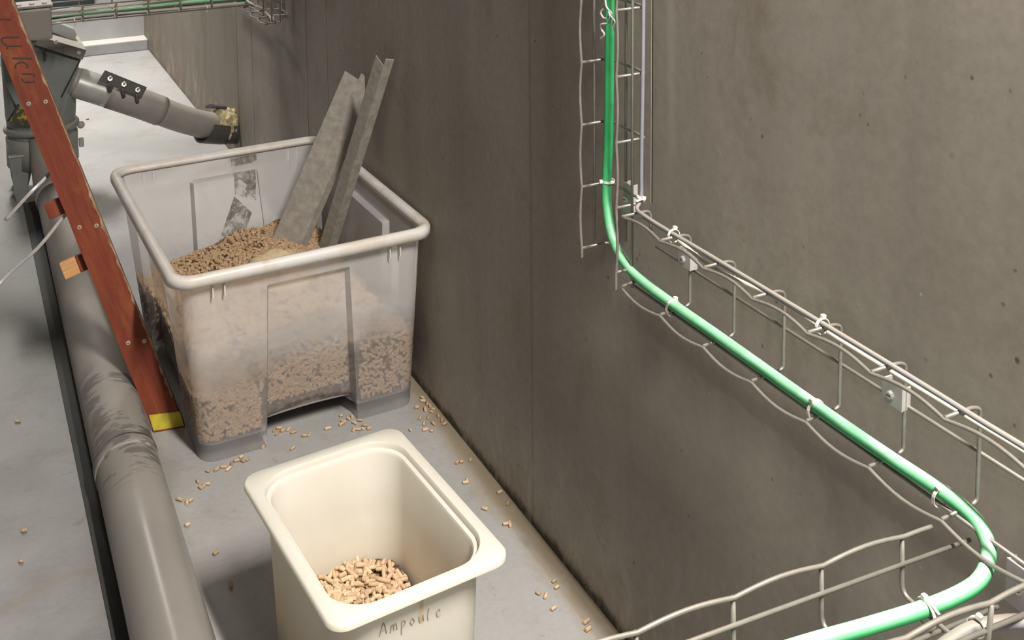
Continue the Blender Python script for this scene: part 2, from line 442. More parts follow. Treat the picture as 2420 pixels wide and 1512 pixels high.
# ------------------------------------------------------------------ object helpers
def link(name, me, mat, parent=None, smooth=False):
    me.name = name
    if mat is not None and not me.materials:
        me.materials.append(mat)
    if smooth:
        me.polygons.foreach_set('use_smooth', [True] * len(me.polygons))
    o = bpy.data.objects.new(name, me)
    COL.objects.link(o)
    if parent is not None:
        o.parent = parent
    return o


def obj(name, bm, mat, parent=None, smooth=False):
    bmesh.ops.recalc_face_normals(bm, faces=bm.faces)
    me = bpy.data.meshes.new(name); bm.to_mesh(me); bm.free()
    return link(name, me, mat, parent, smooth)


def py(name, verts, faces, mat, parent=None, smooth=False, fix=True):
    bm = bmesh.new()
    vs = [bm.verts.new(v) for v in verts]
    for f in faces:
        try:
            bm.faces.new([vs[i] for i in f])
        except ValueError:
            pass
    if fix:
        bmesh.ops.recalc_face_normals(bm, faces=bm.faces)
    me = bpy.data.meshes.new(name); bm.to_mesh(me); bm.free()
    return link(name, me, mat, parent, smooth)


def tag(o, label=None, cat=None, group=None, kind=None):
    if label: o['label'] = label
    if cat: o['category'] = cat
    if group: o['group'] = group
    if kind: o['kind'] = kind
    return o


def root(name, loc, label, cat, group=None):
    e = bpy.data.objects.new(name, None); e.empty_display_size = 0.05
    e.location = loc; COL.objects.link(e)
    return tag(e, label, cat, group)


def P(o, *pts):
    """World points -> points relative to a (translation only) root."""
    return [Vector(p) - o.location for p in pts]


def add_box(bm, c, sx, sy, sz, rot=None, bev=0.0):
    r = bmesh.ops.create_cube(bm, size=1.0)
    vs = r['verts']
    for v in vs:
        v.co = Vector((v.co.x * sx, v.co.y * sy, v.co.z * sz))
    if bev:
        es = list({e for v in vs for e in v.link_edges})
        rr = bmesh.ops.bevel(bm, geom=es, offset=bev, segments=2, affect='EDGES', profile=0.6)
        vs = list({v for f in rr['faces'] for v in f.verts} | {v for v in vs if v.is_valid})
    for v in vs:
        if rot is not None:
            v.co = rot @ v.co
        v.co += Vector(c)
    return vs


def tube_geo(path, r, n=8, r2=None, flat=None, caps=True):
    """Tube along a path. flat=(width, thickness, up) gives a ribbon-like section."""
    path = [Vector(p) for p in path]
    N = len(path); verts = []; faces = []
    t0 = (path[1] - path[0]).normalized()
    ref = Vector((0, 0, 1)) if abs(t0.z) < 0.9 else Vector((1, 0, 0))
    if flat: ref = Vector(flat[2])
    nrm = (ref - t0 * ref.dot(t0)).normalized()
    prev = t0
    for i, p in enumerate(path):
        t = (path[min(i + 1, N - 1)] - path[max(i - 1, 0)]).normalized()
        if flat:
            nn = (ref - t * ref.dot(t))
            nrm = nn.normalized() if nn.length > 1e-4 else nrm
        else:
            q = prev.rotation_difference(t); nrm = q @ nrm; nrm = (nrm - t * nrm.dot(t)).normalized()
        prev = t
        b = t.cross(nrm)
        rr = r if r2 is None else r + (r2 - r) * i / (N - 1)
        for k in range(n):
            a = 2 * math.pi * k / n
            if flat:
                verts.append(p + b * (math.cos(a) * flat[0] * 0.5) + nrm * (math.sin(a) * flat[1] * 0.5))
            else:
                verts.append(p + (nrm * math.cos(a) + b * math.sin(a)) * rr)
    for i in range(N - 1):
        for k in range(n):
            k2 = (k + 1) % n
            faces.append((i * n + k, i * n + k2, (i + 1) * n + k2, (i + 1) * n + k))
    if caps:
        faces.append(tuple(range(n - 1, -1, -1))); faces.append(tuple((N - 1) * n + k for k in range(n)))
    return verts, faces


def tube(name, path, r, mat, parent=None, n=8, **k):
    v, f = tube_geo(path, r, n, **k)
    return py(name, v, f, mat, parent, True)


def spline(pts, m=8):
    pts = [Vector(p) for p in pts]
    out = []
    for i in range(len(pts) - 1):
        p0 = pts[max(i - 1, 0)]; p1 = pts[i]; p2 = pts[i + 1]; p3 = pts[min(i + 2, len(pts) - 1)]
        for j in range(m):
            t = j / m
            out.append(0.5 * ((2 * p1) + (p2 - p0) * t + (2 * p0 - 5 * p1 + 4 * p2 - p3) * t * t + (3 * p1 - p0 - 3 * p2 + p3) * t ** 3))
    out.append(pts[-1])
    return out


def fillet(pts, r=0.006, m=4):
    """Polyline with rounded inner corners (bent wire)."""
    pts = [Vector(p) for p in pts]; out = [pts[0]]
    for a, b, c in zip(pts, pts[1:], pts[2:]):
        u = (a - b); w = (c - b); d = min(r, u.length * .45, w.length * .45)
        p = b + u.normalized() * d; q = b + w.normalized() * d
        for j in range(m + 1):
            t = j / m
            out.append((1 - t) ** 2 * p + 2 * t * (1 - t) * b + t * t * q)
    out.append(pts[-1]); return out


def prism(name, poly, depth_vec, mat, parent=None, bev=0.0):
    """Polygon (3-D points) extruded by a vector."""
    n = len(poly); d = Vector(depth_vec)
    vs = [Vector(p) for p in poly] + [Vector(p) + d for p in poly]
    fs = [tuple(range(n)), tuple(range(2 * n - 1, n - 1, -1))] + [(i, (i + 1) % n, n + (i + 1) % n, n + i) for i in range(n)]
    bm = bmesh.new(); bv = [bm.verts.new(v) for v in vs]
    for f in fs: bm.faces.new([bv[i] for i in f])
    if bev: bmesh.ops.bevel(bm, geom=bm.edges[:], offset=bev, segments=2, affect='EDGES', profile=.6)
    return obj(name, bm, mat, parent)


def loft(name, loops, mat, parent=None, smooth=True, cap0=True, cap1=True):
    n = len(loops[0]); vs = [v for l in loops for v in l]; fs = []
    for i in range(len(loops) - 1):
        for k in range(n):
            k2 = (k + 1) % n
            fs.append((i * n + k, i * n + k2, (i + 1) * n + k2, (i + 1) * n + k))
    if cap0: fs.append(tuple(range(n)))
    if cap1: fs.append(tuple((len(loops) - 1) * n + k for k in range(n)))
    return py(name, vs, fs, mat, parent, smooth)


def auto_smooth(o, ang=40):
    for p in o.data.polygons: p.use_smooth = True
    bm = bmesh.new(); bm.from_mesh(o.data)
    for e in bm.edges:
        if len(e.link_faces) == 2 and e.calc_face_angle(0) > math.radians(ang): e.smooth = False
    bm.to_mesh(o.data); bm.free()


# ------------------------------------------------------------------ the setting
def slab(name, c, s, mat, label=None, parent=None, kind='structure', bev=0):
    bm = bmesh.new(); add_box(bm, (0, 0, 0), *s, bev=bev)
    o = obj(name, bm, mat, parent); o.location = c
    if parent is None: tag(o, label, None, None, kind)
    return o


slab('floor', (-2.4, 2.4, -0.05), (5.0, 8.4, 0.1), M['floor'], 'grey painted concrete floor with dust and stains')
slab('ceiling', (-2.4, 2.4, 3.05), (5.0, 8.4, 0.1), M['plain'], 'plain ceiling above the room')
slab('wall_left', (-4.95, 2.4, 1.5), (0.1, 8.4, 3.0), M['plain'], 'plain wall opposite the concrete wall')
slab('wall_near', (-2.4, -1.75, 1.5), (5.0, 0.1, 3.0), M['plain'], 'plain wall behind the viewer')
wr = slab('wall_right', (0.068, 2.4, 1.5), (0.12, 8.4, 3.0), M['joint'], 'brown grey cast concrete wall with vertical formwork joints')
seams = [-1.7, 0.2, 1.393, 3.025, 3.228, 3.908, 4.138, 6.5]
for i, (a, b) in enumerate(zip(seams, seams[1:])):
    g = 0.0016
    bm = bmesh.new()
    add_box(bm, (0, 0, 0), 0.0075, b - a - 2 * g, 3.0, bev=0.0012)
    o = obj('panel', bm, M['concrete'], wr)
    o.location = Vector((0.00425, (a + b) / 2, 1.5)) - wr.location
bm = bmesh.new(); add_box(bm, (0, 0, 0), 0.0075, 0.0052, 0.775)
o = obj('joint_fill', bm, M['concrete'], wr); o.location = Vector((0.00428, 1.393, 0.3875)) - wr.location
# back wall: grey dado, white above, plinth with a ledge
wb = slab('wall_back', (-2.45, 6.42, 1.665), (4.9, 0.12, 2.67), M['backwhite'], 'white painted wall at the far end above grey dado')
slab('dado', (-0.0, -0.005, -1.50), (4.9, 0.13, 0.33), M['backgrey'], parent=wb)
tag(slab('baseboard_back', (-2.45, 6.30, 0.030), (4.9, 0.12, 0.060), M['plinth'], 'grey painted plinth along the foot of the far wall', bev=0.006), kind='structure')
cb = root('wall_panel', (-0.62, 6.345, 0.42), 'dark green black panel low on the far wall behind the cable tray', 'panel')
bm = bmesh.new(); add_box(bm, (0, 0, 0), 0.73, 0.03, 0.335, bev=0.004); obj('panel_plate', bm, M['cabinet'], cb)
bm = bmesh.new(); add_box(bm, (0, -0.018, 0.158), 0.74, 0.012, 0.016, bev=0.002); obj('panel_edge', bm, M['darkplate'], cb)


# ------------------------------------------------------------------ big frosted bin
BX, BY, BR = -0.303, 2.612, math.radians(1.5)
big = root('storage_bin', (BX, BY, 0), 'large frosted see-through plastic storage bin half full of wood pellets against the wall', 'bin')
big.rotation_euler = (0, 0, BR)
BT = 0.425                      # height where body meets rim
TX, TY = 0.268, 0.366           # half sizes at that height
OX, OY = 0.2415, 0.321          # half sizes at floor level
CR = 0.035


def lerp(a, b, t): return a + (b - a) * t


def sst(a, b, x):
    t = max(0.0, min(1.0, (x - a) / (b - a))); return t * t * (3 - 2 * t)


def bin_loop(z, inset=0.0, zb=None, panels=True):
    """Perimeter of the bin body at height z with the recessed middle panels; zb: this is the bottom edge."""
    t = z / BT
    hx = lerp(OX, TX, t) - inset; hy = lerp(OY, TY, t) - inset; r = CR - inset * 0.5
    pts = []
    for side in range(4):
        L = (hx if side % 2 == 0 else hy) - r
        off = hy if side % 2 == 0 else hx
        w = lerp(0.100, 0.086, t) if side % 2 == 0 else lerp(0.175, 0.155, t)
        w += inset
        fade = 1 - sst(0.373, 0.379, z) if panels else 0
        dep = lerp(0.024, 0.014, t) * fade
        e = 0.0035
        us = [lerp(-L, -w - e, k / 9) for k in range(9)] + [-w - e, -w, -w + e] + \
             [lerp(-w + e, w - e, k / 13) for k in range(1, 13)] + [w - e, w, w + e] + [lerp(w + e, L, k / 9) for k in range(1, 10)]
        for u in us:
            d = 0.0
            if abs(u) < w + e * 0.5:
                d = dep if abs(u) < w - e * 0.5 else dep * 0.5
                if zb and side % 2 == 0 and abs(u) < w - e * .5:
                    thr = 0.060 + 0.020 * (1 - (u / w) ** 2); d += 0.012 * (1 - sst(thr - .016, thr, z))
            zz = z
            if zb is not None and abs(u) <= w + 1e-6:
                arch = (0.052 + 0.004 * (1 - (u / w) ** 2)) if side % 2 == 0 else 0.045
                zz = max(z, arch)
            p = (u, -(off - d)) if side == 0 else ((off - d), u) if side == 1 else (-u, off - d) if side == 2 else (-(off - d), -u)
            pts.append((p[0], p[1], zz))
        # corner
        for k in range(1, 6):
            a = -math.pi / 2 + side * math.pi / 2 + (math.pi / 2) * k / 6
            cx_, cy_ = (hx - r, -(hy - r)) if side == 0 else (hx - r, hy - r) if side == 1 else (-(hx - r), hy - r) if side == 2 else (-(hx - r), -(hy - r))
            pts.append((cx_ + r * math.cos(a), cy_ + r * math.sin(a), z))
    sk = 0.014 * (1 - t)
    return [Vector((p[0] + sk, p[1], p[2])) for p in pts]


levels = [0.0, 0.02, 0.045, 0.056, 0.066, 0.074, 0.0785, 0.084, 0.1, 0.14, 0.18, 0.22, 0.26, 0.3, 0.34, 0.365, 0.372, 0.375, 0.378, 0.382, 0.39, 0.4, 0.412, BT]
loops = []
for z in levels:
    l = bin_loop(z, zb=True)
    loops.append(l)
body = loft('body', loops, M['frosted'], big, True, False, False)
auto_smooth(body, 38)
bl = [Vector((p.x, p.y, max(.039, q.z + .0005))) for p, q in zip(bin_loop(0.045, 0.003), bin_loop(0.038, 0.003, zb=True))]
nb = len(bl)
py('bottom', bl + [Vector((0, 0, 0.045))], [(i, (i + 1) % nb, nb) for i in range(nb)], M['frosted'], big)


def rrect(hx, hy, r, z, m=10, side=4):
    pts = []
    for cx_, cy_, a0 in ((hx - r, -(hy - r), -90), (hx - r, hy - r, 0), (-(hx - r), hy - r, 90), (-(hx - r), -(hy - r), 180)):
        for k in range(m + 1):
            a = math.radians(a0 + 90 * k / m)
            pts.append(Vector((cx_ + r * math.cos(a), cy_ + r * math.sin(a), z)))
    return pts


rim_loops = [rrect(TX, TY, CR, BT - 0.002), rrect(TX + 0.018, TY + 0.018, CR + .012, BT - 0.002), rrect(TX + 0.0195, TY + 0.0195, CR + .013, BT - 0.009),
             rrect(TX + 0.0225, TY + 0.0225, CR + .016, BT - 0.009), rrect(TX + 0.0225, TY + 0.0225, CR + .016, BT + 0.006), rrect(TX + 0.0195, TY + 0.0195, CR + .013, BT + 0.0125),
             rrect(TX + 0.012, TY + 0.012, CR + .008, BT + 0.015), rrect(TX + 0.003, TY + 0.003, CR, BT + 0.013), rrect(TX - 0.001, TY - 0.001, CR, BT + 0.006), rrect(TX - 0.0025, TY - 0.0025, CR, BT - 0.004)]
rim = loft('rim', rim_loops + [rim_loops[0]], M['rim'], big, True, False, False)
tag(rim, 'dusty thick rim')
# short ribs under the rim near the front and back corners
for sx in (-1, 1):
    for du in (0.0, 0.024):
        for sy in (-1, 1):
            bm = bmesh.new()
            add_box(bm, (sx * (0.205 - du), sy * (TY + 0.004), BT - 0.024), 0.003, 0.014, 0.034)
            obj('rib', bm, M['rim'], big)
# residue of an old tape label inside the far wall
Rinv = Matrix.Rotation(-BR, 3, 'Z')


def back_patch(name, poly):
    """poly in (x, z) of the bin; laid just proud of the inner face of the far wall."""
    vs = []
    for x, z in poly:
        t = z / BT
        y = lerp(OY, TY, t) - 0.0035 - (lerp(0.024, 0.011, t) if (abs(x) < lerp(.1, .086, t) + .004 and z < 0.39) else 0.0)
        vs.append(Vector((x, y, z)))
    n = len(vs)
    o = py(name, vs + [v + Vector((0, 0.0004, 0)) for v in vs],
           [tuple(range(n)), tuple(range(2 * n - 1, n - 1, -1))] + [(i, (i + 1) % n, n + (i + 1) % n, n + i) for i in range(n)], M['residue'], big)
    return o


for x0, x1, z0, z1 in ((0.022, 0.092, 0.398, 0.420),):
    tag(back_patch('tape_residue', [(x0, z0), (x1, z0), (x1, z1), (x0, z1)]), 'brown torn tape residue')
back_patch('tape_residue', [(0.024, 0.325), (0.080, 0.300), (0.0835, 0.384), (0.024, 0.384)])
back_patch('tape_residue', [(0.022, 0.322), (-0.046, 0.168), (0.012, 0.152), (0.066, 0.270)])


# ------------------------------------------------------------------ pellets
def pellet_mesh(L, r=0.0037, n=7, seed=0):
    rd = random.Random(seed)
    bm = bmesh.new()
    rings = []
    for zz, rr in ((-L / 2, r * .88), (-L / 2 + r * .25, r), (L / 2 - r * .25, r), (L / 2, r * .88)):
        rings.append([bm.verts.new((zz + rd.uniform(-.0004, .0004), rr * math.cos(2 * math.pi * k / n), rr * math.sin(2 * math.pi * k / n))) for k in range(n)])
    for a, b in zip(rings, rings[1:]):
        for k in range(n): bm.faces.new((a[k], a[(k + 1) % n], b[(k + 1) % n], b[k]))
    bm.faces.new(rings[0][::-1]); bm.faces.new(rings[-1])
    bmesh.ops.recalc_face_normals(bm, faces=bm.faces)
    me = bpy.data.meshes.new('wood_pellet'); bm.to_mesh(me); bm.free()
    me.materials.append(M['pellet'])
    for p in me.polygons: p.use_smooth = len(p.vertices) == 4
    return me


PM = [pellet_mesh(L, seed=i) for i, L in enumerate((0.010, 0.013, 0.016, 0.019, 0.022, 0.026, 0.012, 0.015))]


def pellet(loc, eul, label, group, k=None, scale=1.0):
    me = PM[k if k is not None else random.randrange(len(PM))]
    o = bpy.data.objects.new('wood_pellet', me)
    o.location = loc; o.rotation_euler = eul; o.scale = (scale,) * 3
    COL.objects.link(o)
    return tag(o, label, 'wood pellet', group)


def pellet_cloud(places, rad=0.0036, n=6):
    """Vertex/face arrays of many small cylinders. places: list of (loc, direction, length)."""
    V = []; F = []
    for loc, d, L in places:
        d = Vector(d).normalized(); ref = Vector((0, 0, 1)) if abs(d.z) < .9 else Vector((1, 0, 0))
        a = d.cross(ref).normalized(); b = d.cross(a)
        b0 = len(V)
        for s in (-.5, .5):
            for k in range(n):
                q = 2 * math.pi * k / n
                V.append(Vector(loc) + d * (s * L) + (a * math.cos(q) + b * math.sin(q)) * rad)
        for k in range(n):
            F.append((b0 + k, b0 + (k + 1) % n, b0 + n + (k + 1) % n, b0 + n + k))
        F.append(tuple(b0 + k for k in range(n - 1, -1, -1))); F.append(tuple(b0 + n + k for k in range(n)))
    return V, F


def stuff(name, V, F, nbase, base_mat, label, cat, M2):
    """One mesh: first nbase faces use the base material, the rest the pellet material."""
    me = bpy.data.meshes.new(name)
    me.from_pydata([tuple(v) for v in V], [], F)
    me.materials.append(base_mat); me.materials.append(M2)
    idx = [0] * nbase + [1] * (len(F) - nbase)
    me.polygons.foreach_set('material_index', idx)
    me.polygons.foreach_set('use_smooth', [False] * len(F))
    me.validate(); me.update()
    o = bpy.data.objects.new(name, me); COL.objects.link(o)
    return tag(o, label, cat, None, 'stuff')


def interp(x, tab):
    if x <= tab[0][0]: return tab[0][1]
    for (a, b), (c, d) in zip(tab, tab[1:]):
        if x <= c: return b + (d - b) * (x - a) / (c - a)
    return tab[-1][1]


def big_h(x, y):
    """Height of the pellets in the bin's own frame."""
    f = interp(x, [(-.26, .142), (-.10, .118), (-.083, .150), (.085, .208), (.10, .190), (.26, .188)])
    bk = interp(x, [(-.26, .160), (-.12, .185), (.02, .232), (.14, .232), (.26, .195)])
    t = max(0, min(1, (y + .3) / .5))
    h = f * (1 - t) + bk * t
    return h + 0.004 * math.sin(x * 47 + y * 21) + 0.003 * math.sin(y * 60 - x * 33)


Rb = Matrix.Rotation(BR, 3, 'Z')


def bw(v): return Rb @ Vector(v) + Vector((BX, BY, 0))


V = []; F = []
per0 = bin_loop(0.06, 0.011)
n0 = len(per0)
low_ring = [Vector((p.x, p.y, max(0.042, q.z + .003))) for p, q in zip(bin_loop(0.045, 0.011), bin_loop(0.04, 0.011, zb=True))]
hi_ring = []
for p in per0:
    q = None
    h = big_h(p.x, p.y)
    for _ in range(2):
        l = bin_loop(h, 0.011); q = l[len(hi_ring)]; h = big_h(q.x, q.y)
    hi_ring.append(Vector((q.x, q.y, h)))
rings = [low_ring, hi_ring]
for s in (0.97, 0.93, 0.87, 0.8, 0.7, 0.6, 0.48, 0.36, 0.24, 0.12):
    rings.append([Vector((p.x * s, p.y * s, big_h(p.x * s, p.y * s))) for p in hi_ring])
for l in rings: V += [bw(p) for p in l]
for i in range(len(rings) - 1):
    for k in range(n0):
        k2 = (k + 1) % n0
        F.append((i * n0 + k, i * n0 + k2, (i + 1) * n0 + k2, (i + 1) * n0 + k))
V.append(bw((0, 0, big_h(0, 0)))); c_i = len(V) - 1
for k in range(n0): F.append(((len(rings) - 1) * n0 + k, (len(rings) - 1) * n0 + (k + 1) % n0, c_i))
nbase = len(F)
pl = []
for _ in range(5200):
    s = math.sqrt(random.random()) * 0.975; k = random.randrange(n0)
    x, y = hi_ring[k].x * s, hi_ring[k].y * s
    if abs(x) > 0.245 or abs(y) > 0.318: continue
    pl.append((bw((x, y, big_h(x, y) + random.uniform(-.001, .004))), (random.gauss(0, 1), random.gauss(0, 1), random.gauss(0, .45)), random.uniform(.009, .021)))
wl = bin_loop(0.045, 0.0052); wh = [bin_loop(p.z, 0.0052)[k] for k, p in enumerate(hi_ring)]
seg_len = [(wl[k] - wl[(k + 1) % n0]).length for k in range(n0)]
FRONT = list(range(0, 42)) + list(range(n0 - 8, n0))
for _ in range(1700):        # against the front and side walls, seen through them
    k = random.choices(FRONT, [seg_len[i] for i in FRONT])[0] if random.random() < .72 else random.choices(range(n0), seg_len)[0]
    k2 = (k + 1) % n0
    u = random.random(); t = random.random()
    lo = wl[k].lerp(wl[k2], u); hi = wh[k].lerp(wh[k2], u)
    zlo = .092 if (abs(p_ := lo.x - .013) < .104 and abs(lo.y) > .25) else .049
    zz = lerp(zlo, hi.z + .002, t)
    p = lo.lerp(hi, (zz - .045) / max(.01, hi.z - .045)); p.z = zz
    if abs(abs(p.x - .010) - .101) < .013 and abs(p.y) > .25: continue
    tang = (wl[k2] - wl[k]).normalized()
    d = tang * random.gauss(0, 1) + Vector((0, 0, random.gauss(0, 1)))
    q = Vector((p.x * (1 - random.uniform(0, .012)), p.y * (1 - random.uniform(0, .012)), p.z))
    pl.append((bw(q), d, random.uniform(.008, .015)))
pv, pf = pellet_cloud(pl)
o0 = len(V); V += pv; F += [tuple(i + o0 for i in f) for f in pf]
stuff('pellet_heap', V, F, nbase, M['heap'], 'deep heap of brown wood pellets inside the large frosted bin', 'wood pellets', M['pellet'])
# pale sawdust drifted against the wide slat
py('sawdust_pile', *(lambda c: ([Vector(c) + Vector((0.075 * math.cos(a) * s, 0.045 * math.sin(a) * s, (1 - s) * 0.028 + 0.004 * math.sin(5 * a + s * 9))) for s in (1, .7, .4) for a in [2 * math.pi * k / 20 for k in range(20)]] + [Vector(c) + Vector((0, 0, .03))],
   [(r * 20 + k, r * 20 + (k + 1) % 20, (r + 1) * 20 + (k + 1) % 20, (r + 1) * 20 + k) for r in range(2) for k in range(20)] + [(40 + k, 40 + (k + 1) % 20, 60) for k in range(20)] + [tuple(range(19, -1, -1))]))(bw((0.06, 0.10, 0.226))), M['dust'], None, True)
tag(bpy.data.objects['sawdust_pile'], 'small pale mound of sawdust at the foot of the wide grey slat', 'sawdust', None, 'stuff')


# ------------------------------------------------------------------ two grey slats standing in the bin
def slat(name, foot, top, label, w, faces, notch, back):
    """Dusty angle-section slat from foot to top. w: width of the wide flange; back: second flange depth; notch cuts the wide flange's end."""
    o = root(name, foot, label, 'profile')
    f = Vector((0, 0, 0)); t = Vector(top) - Vector(foot); ax = t.normalized(); L = t.length
    view = (Vector((-0.94, 0, 1.41)) - (Vector(foot) + t * .5)).normalized()
    q = ax.cross(view).normalized(); q = -q if q.dot(right) < 0 else q      # towards image right
    nrm = q.cross(ax).normalized(); nrm = nrm if nrm.dot(view) > 0 else -nrm
    rot = Quaternion(ax, faces); q = rot @ q; nrm = rot @ nrm
    th = 0.0035

    def plate(nm, a, b, l0, l1, dirv, out):
        poly = [f + dirv * a + ax * l0, f + dirv * b + ax * l0, f + dirv * b + ax * l1[1], f + dirv * a + ax * l1[0]]
        return prism(nm, poly, out * -th, M['slat'], o, 0.0006)
    return o, f, ax, L, q, nrm, plate, th


s1, f, ax, L, q, nrm, plate, th = slat('angle_profile', (-0.208, 2.80, 0.185), (-0.010, 2.715, 0.665), 'wide dusty grey slat leaning in the frosted bin, the left and shorter of two', .078, math.radians(-6), 1, .02)
plate('face', -0.043, -0.002, -0.03, (L, L - 0.006), q, nrm)
plate('face', -0.002, 0.033, -0.03, (L + 0.012, L + 0.006), q, nrm)
e1 = Quaternion(ax, math.radians(-38)) @ q
prism('flange', [f + q * 0.033 + ax * -.03, f + q * .033 + e1 * .02 + ax * -.03, f + q * .033 + e1 * .02 + ax * (L - .002), f + q * .033 + ax * (L + .004)], nrm * -0.0035, M['slat'], s1)
s2, f, ax, L, q, nrm, plate, th = slat('angle_profile', (-0.104, 2.715, 0.235), (-0.034, 2.458, 0.772), 'narrow grey angle slat leaning on the wall, the right and taller of two', .03, math.radians(0), 1, .03)
ea = Quaternion(ax, math.radians(-42)) @ q
eb = Quaternion(ax, math.radians(34)) @ q
prism('flange', [f + ax * -.03, f - ea * 0.033 + ax * -.03, f - ea * 0.033 + ax * (L - .012), f + ax * (L - .020)], nrm * -0.004, M['slat'], s2)
prism('flange', [f + ax * -.03, f + eb * 0.024 + ax * -.03, f + eb * 0.024 + ax * (L - 0.004), f + ax * L], nrm * -0.004, M['slat'], s2)


# ------------------------------------------------------------------ near cream bin
NX, NY, NR, NZ = -0.409, 1.556, math.radians(4.3), 0.30
near = root('food_container', (NX, NY, 0), 'small cream plastic container with square rim in front of the large bin', 'container')
near.rotation_euler = (0, 0, NR)
hx, hy = 0.1405, 0.198
ls = [rrect(hx - .036, hy - .040, .045, 0.0), rrect(hx - .033, hy - .037, .05, .004), rrect(hx - .022, hy - .026, .058, NZ - .03), rrect(hx - .021, hy - .025, .058, NZ - .012),
      rrect(hx - .003, hy - .003, .026, NZ - .012), rrect(hx, hy, .028, NZ - .010), rrect(hx, hy, .028, NZ - .003), rrect(hx - .003, hy - .003, .026, NZ),
      rrect(hx - .0185, hy - .0205, .060, NZ - .0005), rrect(hx - .0205, hy - .0225, .059, NZ - .004), rrect(hx - .0205, hy - .0225, .059, NZ - .011), rrect(hx - .0265, hy - .0285, .056, NZ - .012),
      rrect(hx - .0285, hy - .0305, .055, NZ - .016), rrect(hx - .030, hy - .034, .055, .2), rrect(hx - .036, hy - .041, .052, .05), rrect(hx - .040, hy - .046, .048, .012), rrect(hx - .050, hy - .056, .04, .006)]
shell = loft('shell', ls, M['cream'], near, True, True, True)
auto_smooth(shell, 50)
# marker handwriting on the front, pen strokes laid on the plastic
LET = {
    'A': [[(0, 0), (.35, 1), (.62, 0)], [(.12, .38), (.55, .42)]],
    'm': [[(0, 0), (.08, .62)], [(.06, .4), (.22, .64), (.3, .1)], [(.3, .4), (.48, .64), (.58, .02)]],
    'p': [[(.05, .66), (.02, -.5)], [(.03, .5), (.22, .68), (.36, .45), (.22, .16), (.04, .12)]],
    'o': [[(.2, .62), (.02, .35), (.18, .05), (.38, .3), (.22, .62)]],
    'u': [[(.0, .62), (.06, .12), (.25, .1), (.38, .6)], [(.38, .6), (.44, .05)]],
    'l': [[(.12, 1.05), (.0, .4), (.06, 0)]],
    'e': [[(.02, .3), (.34, .46), (.24, .68), (.04, .4), (.14, .05), (.4, .16)]],
}
FY = -(hy - .0235)


def front_pt(x, z): return Vector((x, -(lerp(hy - .037, hy - .026, (z - .004) / (NZ - .034))) - .0006, z))


def hand(parent, text, x0, z0, size, mat, name, slope=0.0, adv=.62):
    x = x0
    for ch in text:
        if ch in LET:
            bm_v = []; bm_f = []
            for st in LET[ch]:
                pts = spline([front_pt(x + u * size, z0 + v * size + slope * (x - x0)) for u, v in st], 5)
                v, f = tube_geo(pts, .0009, 4)
                o = len(bm_v); bm_v += v; bm_f += [tuple(i + o for i in ff) for ff in f]
            py(name, bm_v, bm_f, mat, parent)
        x += adv * size * (1.15 if ch in 'Am' else .95)


hand(near, 'Ampoule', -0.061, 0.2405, 0.0172, M['pen'], 'pen_letter', -0.11, .84)
# brown drips on the front
for dx, z1, z0, w in ((.004, .272, .232, .0035),):
    py('drip_stain', [front_pt(dx - w, z1) + Vector((0, .0003, 0)), front_pt(dx + w, z1) + Vector((0, .0003, 0)), front_pt(dx + w * .7, z0) + Vector((0, .0003, 0)), front_pt(dx - w * .6, z0) + Vector((0, .0003, 0))], [(0, 1, 2, 3)], M['drip'], near, fix=False)


def near_h(x, y):
    return 0.088 + 0.022 * sst(-.05, .14, y) - 0.02 * sst(0.0, .11, x) * sst(.02, -.12, y) + 0.012 * math.exp(-((x + .0) ** 2 + (y - .09) ** 2) / .004) + 0.004 * math.sin(x * 70) * math.sin(y * 55 + 1)


Rn = Matrix.Rotation(NR, 3, 'Z')


def nw(v): return Rn @ Vector(v) + Vector((NX, NY, 0))


V = []; F = []
base = rrect(hx - .0405, hy - .0465, .048, .0125); hi = []
for p in base:
    q = Vector((p.x * 1.018, p.y * 1.014, 0)); hi.append(Vector((q.x, q.y, near_h(q.x, q.y) - .006)))
rings = [base, hi] + [[Vector((p.x * s, p.y * s, near_h(p.x * s, p.y * s) - .006)) for p in hi] for s in (.9, .75, .55, .35, .15)]
n0 = len(base)
for l in rings: V += [nw(p) for p in l]
for i in range(len(rings) - 1):
    for k in range(n0): F.append((i * n0 + k, i * n0 + (k + 1) % n0, (i + 1) * n0 + (k + 1) % n0, (i + 1) * n0 + k))
V.append(nw((0, 0, near_h(0, 0) - .006))); F += [((len(rings) - 1) * n0 + k, (len(rings) - 1) * n0 + (k + 1) % n0, len(V) - 1) for k in range(n0)]
nbase = len(F)


def inside_near(x, y, m=.008):
    ax_, ay_ = hx - .040 - m, hy - .046 - m; r = .045
    dx, dy = max(abs(x) - (ax_ - r), 0), max(abs(y) - (ay_ - r), 0)
    return math.hypot(dx, dy) <= r


pl = []
while len(pl) < 900:
    x, y = random.uniform(-.1, .1), random.uniform(-.15, .15)
    if inside_near(x, y): pl.append((nw((x, y, near_h(x, y) + random.uniform(-.007, .0))), (random.gauss(0, 1), random.gauss(0, 1), random.gauss(0, .5)), random.uniform(.010, .02)))
pv, pf = pellet_cloud(pl)
o0 = len(V); V += pv; F += [tuple(i + o0 for i in f) for f in pf]
stuff('pellet_bed', V, F, nbase, M['heap'], 'lower mass of tan wood pellets filling the bottom of the cream container', 'wood pellets', M['pellet'])
cnt = 0; used = []
while cnt < 212:
    x, y = random.uniform(-.1, .1), random.uniform(-.06, .15)
    if not inside_near(x, y, .010): continue
    if any((x - a) ** 2 + (y - b) ** 2 < .0065 ** 2 for a, b in used): continue
    used.append((x, y)); cnt += 1
    pellet(nw((x, y, near_h(x, y) + random.uniform(.001, .005))), (0, random.gauss(0, .3), random.uniform(0, 6.28)),
           'tan wood pellet on top of the heap inside the cream container', 'pellets on the heap in the cream container')

